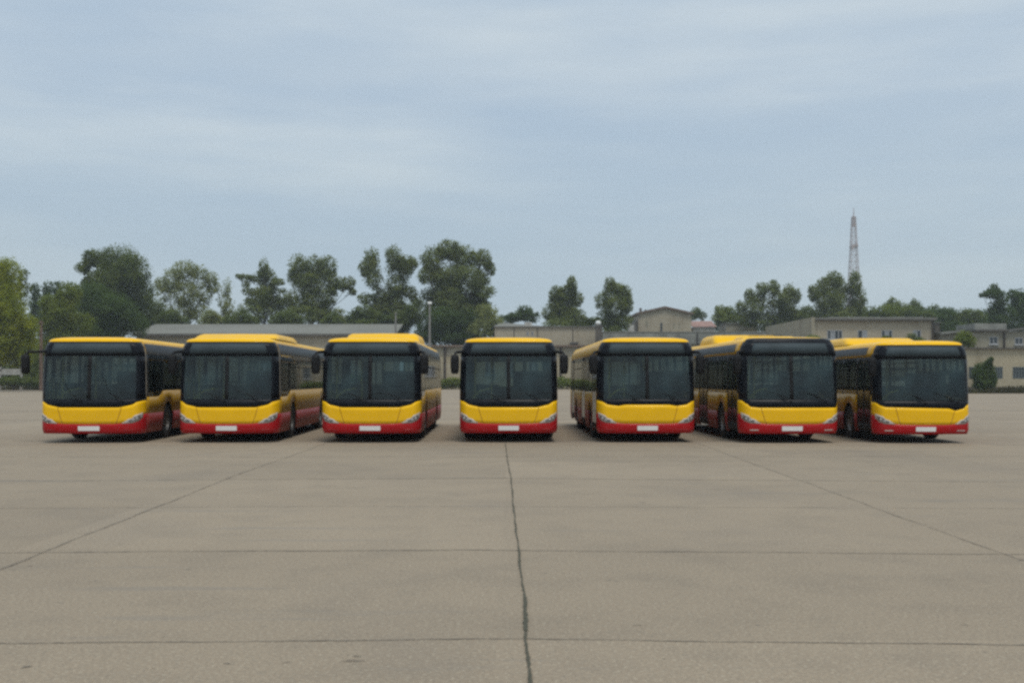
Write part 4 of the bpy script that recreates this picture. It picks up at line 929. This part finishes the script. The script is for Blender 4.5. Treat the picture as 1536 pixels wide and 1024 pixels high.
# ------------------------------------------------------------------ sky and light
SUN_EL, SUN_AZ = math.radians(66), math.radians(160)   # azimuth clockwise from +Y (view direction): from the right, behind the camera
w = bpy.data.worlds.new('World'); sc.world = w; w.use_nodes = True
nt = w.node_tree; N = nt.nodes; L = nt.links
bg = N['Background']; out = N['World Output']
sky = N.new('ShaderNodeTexSky'); sky.sky_type = 'NISHITA'; sky.sun_disc = False; sky.sun_elevation = SUN_EL; sky.sun_rotation = SUN_AZ
sky.air_density = 1.2; sky.dust_density = 2.5
L.new(sky.outputs[0], bg.inputs[0]); bg.inputs[1].default_value = .07
tc = N.new('ShaderNodeTexCoord')
def cloudnoise(scale, stretch, det, lo, hi, loc=(0, 0, 0)):
    mp = N.new('ShaderNodeMapping'); mp.inputs['Scale'].default_value = stretch; mp.inputs['Location'].default_value = loc; mp.inputs['Rotation'].default_value = (0, math.radians(4), 0)
    L.new(tc.outputs['Generated'], mp.inputs[0])
    nz = N.new('ShaderNodeTexNoise'); nz.inputs['Scale'].default_value = scale; nz.inputs['Detail'].default_value = det; nz.inputs['Roughness'].default_value = .55; L.new(mp.outputs[0], nz.inputs[0])
    mr = N.new('ShaderNodeMapRange'); mr.interpolation_type = 'SMOOTHSTEP'; mr.inputs[1].default_value = lo; mr.inputs[2].default_value = hi; L.new(nz.outputs['Fac'], mr.inputs[0])
    return mr.outputs[0]
def cmix(fac, a, b):
    mx = N.new('ShaderNodeMix'); mx.data_type = 'RGBA'
    if isinstance(fac, float): mx.inputs[0].default_value = fac
    else: L.new(fac, mx.inputs[0])
    for i, c in ((6, a), (7, b)):
        if isinstance(c, tuple): mx.inputs[i].default_value = (*c, 1)
        else: L.new(c, mx.inputs[i])
    return mx.outputs[2]
c = cmix(cloudnoise(1.5, (1, 1, 3.5), 5, .35, .68, (3.2, 0, 1)), (.455, .575, .705), (.585, .68, .755))
c = cmix(cloudnoise(2.6, (.9, .9, 6), 6, .36, .82, (1.3, 2, .4)), c, (.69, .77, .81))
sp = N.new('ShaderNodeSeparateXYZ'); L.new(tc.outputs['Generated'], sp.inputs[0])
mr = N.new('ShaderNodeMapRange'); mr.inputs[1].default_value = .02; mr.inputs[2].default_value = .24; mr.inputs[3].default_value = .65; mr.inputs[4].default_value = 0; L.new(sp.outputs[2], mr.inputs[0])
c = cmix(mr.outputs[0], c, (.51, .628, .68))
b2 = N.new('ShaderNodeBackground'); L.new(c, b2.inputs[0])
# the cloud sheet is brighter overhead, outside the frame
mr2 = N.new('ShaderNodeMapRange'); mr2.inputs[1].default_value = .30; mr2.inputs[2].default_value = .85; mr2.inputs[3].default_value = 1.06; mr2.inputs[4].default_value = 1.35; L.new(sp.outputs[2], mr2.inputs[0])
L.new(mr2.outputs[0], b2.inputs[1])
ms = N.new('ShaderNodeMixShader'); ms.inputs[0].default_value = .82; L.new(bg.outputs[0], ms.inputs[1]); L.new(b2.outputs[0], ms.inputs[2]); L.new(ms.outputs[0], out.inputs[0])
sd = bpy.data.lights.new('sun', 'SUN'); sd.energy = 1.6; sd.angle = math.radians(16); sd.color = (1, .95, .86)
so = bpy.data.objects.new('sun', sd); COL.objects.link(so)
dirv = Vector((math.sin(SUN_AZ)*math.cos(SUN_EL), math.cos(SUN_AZ)*math.cos(SUN_EL), math.sin(SUN_EL)))
so.rotation_euler = dirv.to_track_quat('Z', 'Y').to_euler(); so.location = (20, -20, 40)

# ------------------------------------------------------------------ haze
hz_ = bpy.data.materials.new('thin_haze'); hz_.use_nodes = True; N2 = hz_.node_tree.nodes; N2.remove(N2['Principled BSDF'])
pv = N2.new('ShaderNodeVolumePrincipled'); pv.inputs['Color'].default_value = (.86, .92, 1, 1); pv.inputs['Density'].default_value = HAZE; pv.inputs['Anisotropy'].default_value = .2
hz_.node_tree.links.new(pv.outputs[0], N2['Material Output'].inputs['Volume'])
if HAZE:
    mb = MB(); mb.box(-720, 720, -70, 920, -1.2, 95); tag(mb.build('haze', hz_, smooth=0), 'thin pale air between the yard and the far trees', 'haze', kind='stuff')
# ------------------------------------------------------------------ camera, render
cd = bpy.data.cameras.new('camera'); co = bpy.data.objects.new('camera', cd); COL.objects.link(co)
co.location = (0, 0, EYE); co.rotation_euler = (PI/2, 0, 0)
cd.sensor_width = 36; cd.lens = F/1536*36; cd.shift_y = (HY-512)/1536; cd.clip_end = 3000; cd.clip_start = .1
sc.camera = co
sc.view_settings.view_transform = 'Standard'; sc.view_settings.look = 'None'; sc.view_settings.exposure = 0; sc.view_settings.gamma = 1
sc.cycles.pixel_filter_type = 'BLACKMAN_HARRIS'; sc.cycles.filter_width = 2.7
sc.cycles.max_bounces = 8; sc.cycles.transparent_max_bounces = 16; sc.cycles.use_denoising = False
